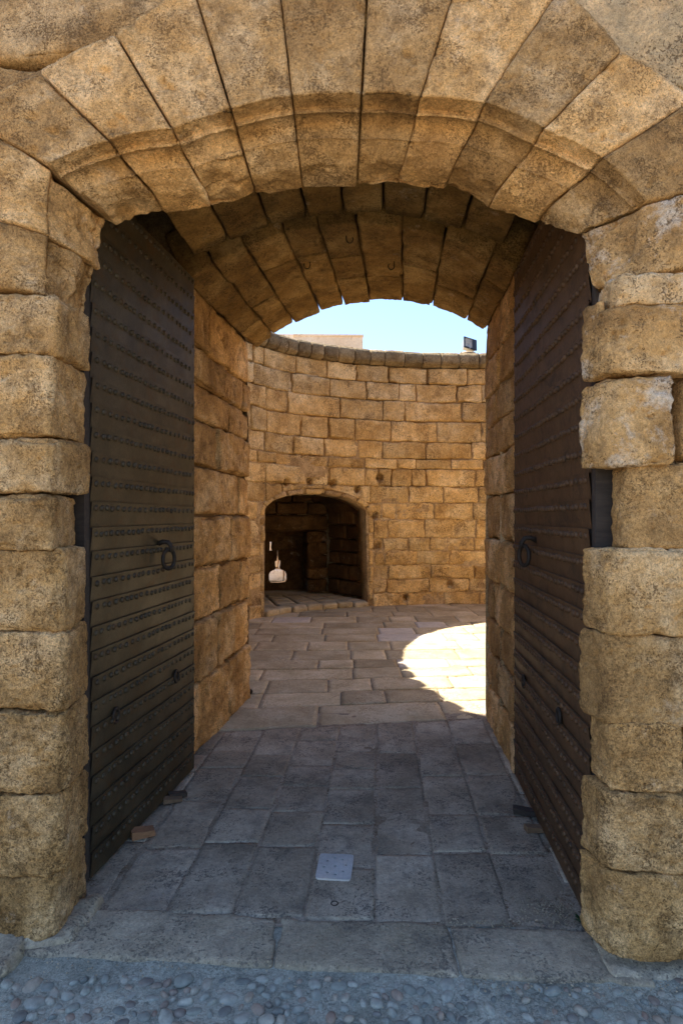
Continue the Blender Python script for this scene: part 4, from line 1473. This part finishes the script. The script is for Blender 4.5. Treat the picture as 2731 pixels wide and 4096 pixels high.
# ------------------------------------------------------------------ small things
def wedge(x, y, L_, W_, H_, rot, mat, label, taper=0.5):
    uvw, f = box_grid(6, 3, 2)
    p = (uvw - .5)
    p = p * np.array([L_, W_, H_])
    k = (uvw[:, 0] - .5)
    p[:, 2] = (p[:, 2] + H_ / 2) * (1 - taper * uvw[:, 0])
    p += 0.003 * np.stack([fbm(p * 30 + 7 * i + x * 10, 2, i) for i in range(3)], 1)
    p[:, 2] = np.maximum(p[:, 2], 0)
    ca, sa = math.cos(rot), math.sin(rot)
    v = np.stack([p[:, 0] * ca - p[:, 1] * sa + x, p[:, 0] * sa + p[:, 1] * ca + y, p[:, 2] + .004], 1)
    o = vobj("wooden_wedge", v, f, mat, None, smooth=False)
    return tag(o, label, "wedge", "wooden wedges at the foot of the doors")
def fl(x, y): return unproj_floor(x, y)
q = fl(328, 1921); wedge(q[0], q[1], .11, .06, .04, 0.5, M['wood_red'], "reddish wooden wedge at the foot of the grey left door, nearest the sill", .35)
q = fl(397, 1842); wedge(q[0], q[1], .10, .045, .028, 0.35, M['wood'], "flat wooden wedge under the grey left door's free end, lower of two", .5)
q = fl(408, 1832); wedge(q[0], q[1], .10, .045, .034, 0.55, M['wood_dark'], "dark wooden wedge under the grey left door's free end, upper of two", .4)
q = fl(1206, 1870); wedge(q[0], q[1], .13, .05, .03, -0.25, M['wood_dark'], "dark flat wooden wedge at the brown right door, farther one", .3)
q = fl(1228, 1910); wedge(q[0], q[1], .10, .045, .03, 0.1, M['wood'], "small brown wooden wedge at the brown right door, nearer one", .4)

# iron hooks in the vault
def vault_hit(x, y):
    """first point of the vault surface on the traced ray, by marching"""
    r, hz = ratio(x), (HY - y * S) / F
    Y = 2.6
    while Y < 5.2:
        X, Z = r * Y, EYE + hz * Y
        vv = v3 if Y > 3.66 - .075 * X else v2
        Lp, Rp = (vv.L0, vv.R0)
        qq = np.clip((Y - vv.L0[1]) / (vv.L1[1] - vv.L0[1]), 0, 1)
        Lp = vv.L0 + (vv.L1 - vv.L0) * qq; Rp = vv.R0 + (vv.R1 - vv.R0) * qq
        t = (X - Lp[0]) / (Rp[0] - Lp[0])
        zz = Lp[2] + (Rp[2] - Lp[2]) * t + (vv.r0 + (vv.r1 - vv.r0) * qq) * (4 * max(0, t * (1 - t))) ** .86
        if Z >= zz: return np.array([X, Y, zz])
        Y += .005
    return np.array([r * 4, 4, 3.4])
def hook(x, y, label, curl):
    p = vault_hit(x, y)
    path = [p + np.array([0, 0, .03]), p + np.array([0, 0, -.025])]
    for k in range(7):
        a = math.radians(180 + k * 36)
        path.append(p + np.array([curl * (.022 + .022 * math.cos(a)), -.004, -.03 + .022 * math.sin(a) * 1.1]))
    v_, f_ = tube_geo([tuple(q) for q in path], .0036, 8)
    o = pyobj("ceiling_hook", v_, f_, M['iron_dark'], None, True)
    tag(o, label, "hook", "iron hooks hanging from the vault")
hook(795, 540, "thin curled iron hook in the vault nearest the gate arch", 1)
hook(712, 600, "short iron hook in the vault, left one of the deeper pair", -1)
hook(905, 602, "short iron hook in the vault, right one of the deeper pair", -1)

# gravel swept into the corner by the right jamb
def gravel():
    g = random.Random(31)
    V_, F_ = [], []
    uvw, f = box_grid(2, 2, 2)
    b = uvw - .5
    b = b / np.maximum(np.linalg.norm(b, axis=1, keepdims=True), 1e-6)
    for i in range(900):
        if i < 260: x, y = g.gauss(.84, .06), g.gauss(2.38, .05)
        elif i < 380: x, y = g.gauss(.60, .12), g.gauss(2.29, .015)
        elif i < 560: x, y = g.uniform(.45, 1.25), sill_front(.8) - .02 + g.gauss(0, .025)
        elif i < 700: x, y = g.uniform(-1.1, .2), sill_front(-.4) + g.gauss(-.02, .03)
        else: x, y = g.uniform(-1, 1), g.uniform(1.8, 4.3)
        if x > .93 + .09 * (y - 2.2) and y > 2.15: continue
        s = g.uniform(.0015, .004) if i < 700 else g.uniform(.001, .003)
        q = b * s * np.array([g.uniform(.7, 1.3), g.uniform(.7, 1.3), g.uniform(.6, 1)]) + np.array([x, y, s * .5 + .003])
        F_.append(f + len(V_) * len(b)); V_.append(q)
    o = vobj("gravel", np.concatenate(V_), np.concatenate(F_), M['sill'])
    tag(o, "pale loose grit scattered over the sill and passage floor", "gravel", kind="stuff")
gravel()
# iron knob at the foot of the left passage wall
kq = unproj_floor(573, 1594)
uvw_, f_ = box_grid(6, 6, 6)
p_ = uvw_ - .5
p_ = p_ / np.linalg.norm(p_, axis=1, keepdims=True) * np.array([.03, .03, .026])
o = vobj("door_stop", p_ + np.array([kq[0], kq[1], .022]), f_, M['iron_dark'])
tag(o, "small round dark iron knob at the far foot of the left passage wall", "door stop")
# small weed
def weed():
    c = unproj_floor(1336, 2119)
    g = random.Random(2)
    V_, F_ = [], []
    for i in range(16):
        a = g.uniform(0, 6.28); l = g.uniform(.012, .028); w = l * .45
        d = np.array([math.cos(a), math.sin(a)]); n = np.array([-d[1], d[0]])
        z0, z1 = g.uniform(.002, .015), g.uniform(.012, .03)
        b = len(V_)
        o = c + d * .006
        V_ += [(o[0], o[1], z0), tuple(o + d * l * .5 + n * w * .5) + (z1 * .8,), tuple(o + d * l) + (z1,), tuple(o + d * l * .5 - n * w * .5) + (z1 * .8,)]
        F_.append((b, b + 1, b + 2, b + 3))
    o = pyobj("weed", V_, F_, M['leaf'])
    tag(o, "tiny green weed at the foot of the right jamb", "plant")
weed()

# floodlight on the coping
def floodlight():
    s0 = s_of_ratio((1876 - CX) / F)
    bx, by = rim_p(s0, 0.12)
    base = np.array([float(bx) , float(by), 4.60])
    root = thing("floodlight", "black square floodlight on a bracket on top of the round wall", "floodlight", tuple(base))
    v_, f_ = [], []
    for z, r in ((-.01, .15), (.03, .145), (.045, .12)):
        for k in range(20):
            t = 2 * math.pi * k / 20
            v_.append((base[0] + r * math.cos(t), base[1] + r * math.sin(t), base[2] + z))
    for q in range(2):
        for k in range(20): f_.append((q * 20 + k, q * 20 + (k + 1) % 20, q * 20 + 20 + (k + 1) % 20, q * 20 + 20 + k))
    f_.append(tuple(40 + k for k in range(20)))
    pyobj("base", v_, f_, M['tan'], root)
    # housing frame: local x right, y out of the glass, z up
    c = base + np.array([.04, 0.0, .215])
    from mathutils import Matrix
    Rm = np.array((Matrix.Rotation(math.radians(24), 3, 'Z') @ Matrix.Rotation(math.radians(-14), 3, 'X') @ Matrix.Rotation(math.radians(9), 3, 'Y')))
    def W(x, y, z): return tuple(c + Rm @ np.array([x, -y, z]))
    hw, hh = .135, .105
    def frus(x0, x1, z0, z1, y0, X0, X1, Z0, Z1, y1):
        return [W(x0, y0, z0), W(x1, y0, z0), W(x1, y0, z1), W(x0, y0, z1), W(X0, y1, Z0), W(X1, y1, Z0), W(X1, y1, Z1), W(X0, y1, Z1)]
    ff = [(0, 1, 2, 3), (7, 6, 5, 4), (0, 4, 5, 1), (1, 5, 6, 2), (2, 6, 7, 3), (3, 7, 4, 0)]
    pyobj("body", frus(-hw, hw, -hh, hh, 0.0, -hw * .55, hw * .8, -hh * .7, hh * .7, -.14), ff[1:], M['steel'], root)
    # bezel ring round the glass
    gx0, gx1, gz0, gz1 = -hw + .018, .045, -hh + .016, hh - .014
    ox = [(-hw - .004, -hh - .004), (hw + .004, -hh - .004), (hw + .004, hh + .004), (-hw - .004, hh + .004)]
    ix = [(gx0, gz0), (gx1, gz0), (gx1, gz1), (gx0, gz1)]
    V_ = [W(a, .014, b) for a, b in ox] + [W(a, .014, b) for a, b in ix] + [W(a, -.01, b) for a, b in ox] + [W(a, -.05, b * .9) for a, b in ix]
    Fb = []
    for k in range(4):
        k2 = (k + 1) % 4
        Fb += [(k, k2, 4 + k2, 4 + k), (k, 8 + k, 8 + k2, k2)]
    bez = pyobj("bezel", V_, Fb, M['black'], root)
    V_ = [W(a, -.012, b) for a, b in ix] + [W(a * .6, -.10, b * .6) for a, b in ix]
    pyobj("reflector", V_, [(0, 1, 5, 4), (1, 2, 6, 5), (2, 3, 7, 6), (3, 0, 4, 7), (4, 5, 6, 7)], M['reflector'], bez)
    V_ = [W(a, .008, b) for a, b in ix] + [W(a, .004, b) for a, b in ix]
    pyobj("glass", V_, [(0, 1, 2, 3), (7, 6, 5, 4), (0, 4, 5, 1), (1, 5, 6, 2), (2, 6, 7, 3), (3, 7, 4, 0)], M['glass'], bez)
    v_, f_ = tube_geo([W(.0, -.05, -.03), W(.03, -.05, -.03)], .018, 10)
    pyobj("lamp_bulb", v_, f_, M['reflector'], root, True)
    # bracket: two arms and a foot
    for sgn, nm in ((-1, "bracket_arm"), (1, "bracket_arm")):
        x = sgn * (hw + .012)
        foot = base + np.array([sgn * .10 - .03, 0.0, .045])
        top = np.array(W(x, -.06, .0))
        side = np.array([0, .018, 0])
        thick = np.array([.006, 0, 0])
        V_ = [tuple(q) for q in (foot - side, foot + side, top + side, top - side)] + [tuple(np.array(q) + thick) for q in (foot - side, foot + side, top + side, top - side)]
        pyobj(nm, V_, [(0, 1, 2, 3), (7, 6, 5, 4), (0, 4, 5, 1), (1, 5, 6, 2), (2, 6, 7, 3), (3, 7, 4, 0)], M['steel'], root)
    b0 = base + np.array([-.03, 0, .05])
    V_ = [tuple(b0 + np.array(q)) for q in ((-.11, -.02, -.006), (.11, -.02, -.006), (.11, .02, -.006), (-.11, .02, -.006), (-.11, -.02, .004), (.11, -.02, .004), (.11, .02, .004), (-.11, .02, .004))]
    pyobj("bracket_foot", V_, [(3, 2, 1, 0), (4, 5, 6, 7), (0, 1, 5, 4), (1, 2, 6, 5), (2, 3, 7, 6), (3, 0, 4, 7)], M['steel'], root)
    v_, f_ = tube_geo([W(-.02, .016, -hh + .0), W(-.02, .022, -hh - .012)], .012, 8)
    pyobj("latch", v_, f_, M['steel'], root)
floodlight()

# pale building beyond the wall
bld = thing("far_building", "pale flat-topped building rising behind the round wall", "building", (-2.0, 22.0, 0))
def far_block(name, corner, w, dpt, rot, z0, z1, mat):
    """corner: right front corner"""
    ca, sa = math.cos(rot), math.sin(rot)
    e = np.array([-ca, -sa]); n = np.array([-sa, ca])
    c = np.array(corner)
    foot = [c, c + n * dpt, c + e * w + n * dpt, c + e * w]
    return prism(name, [tuple(q) for q in foot], z0, z1, mat, bld)
cornerY = 20.0
cr = np.array([(1451 - CX) / F * cornerY, cornerY])
zt1 = EYE + (HY - 1339) / F * cornerY
ROT = math.radians(2)
far_block("wall", cr, 2.35, 3.0, ROT, -0.1, zt1 - .06, M['render'])
far_block("parapet", cr + np.array([.02, -.03]), 2.4, .3, ROT, zt1 - .06, zt1, M['render'])
far_block("wall", cr + 2.36 * np.array([-math.cos(ROT), -math.sin(ROT)]) + np.array([0, .4]), 5.0, 3.0, ROT, -0.1, zt1 + .12, M['render'])
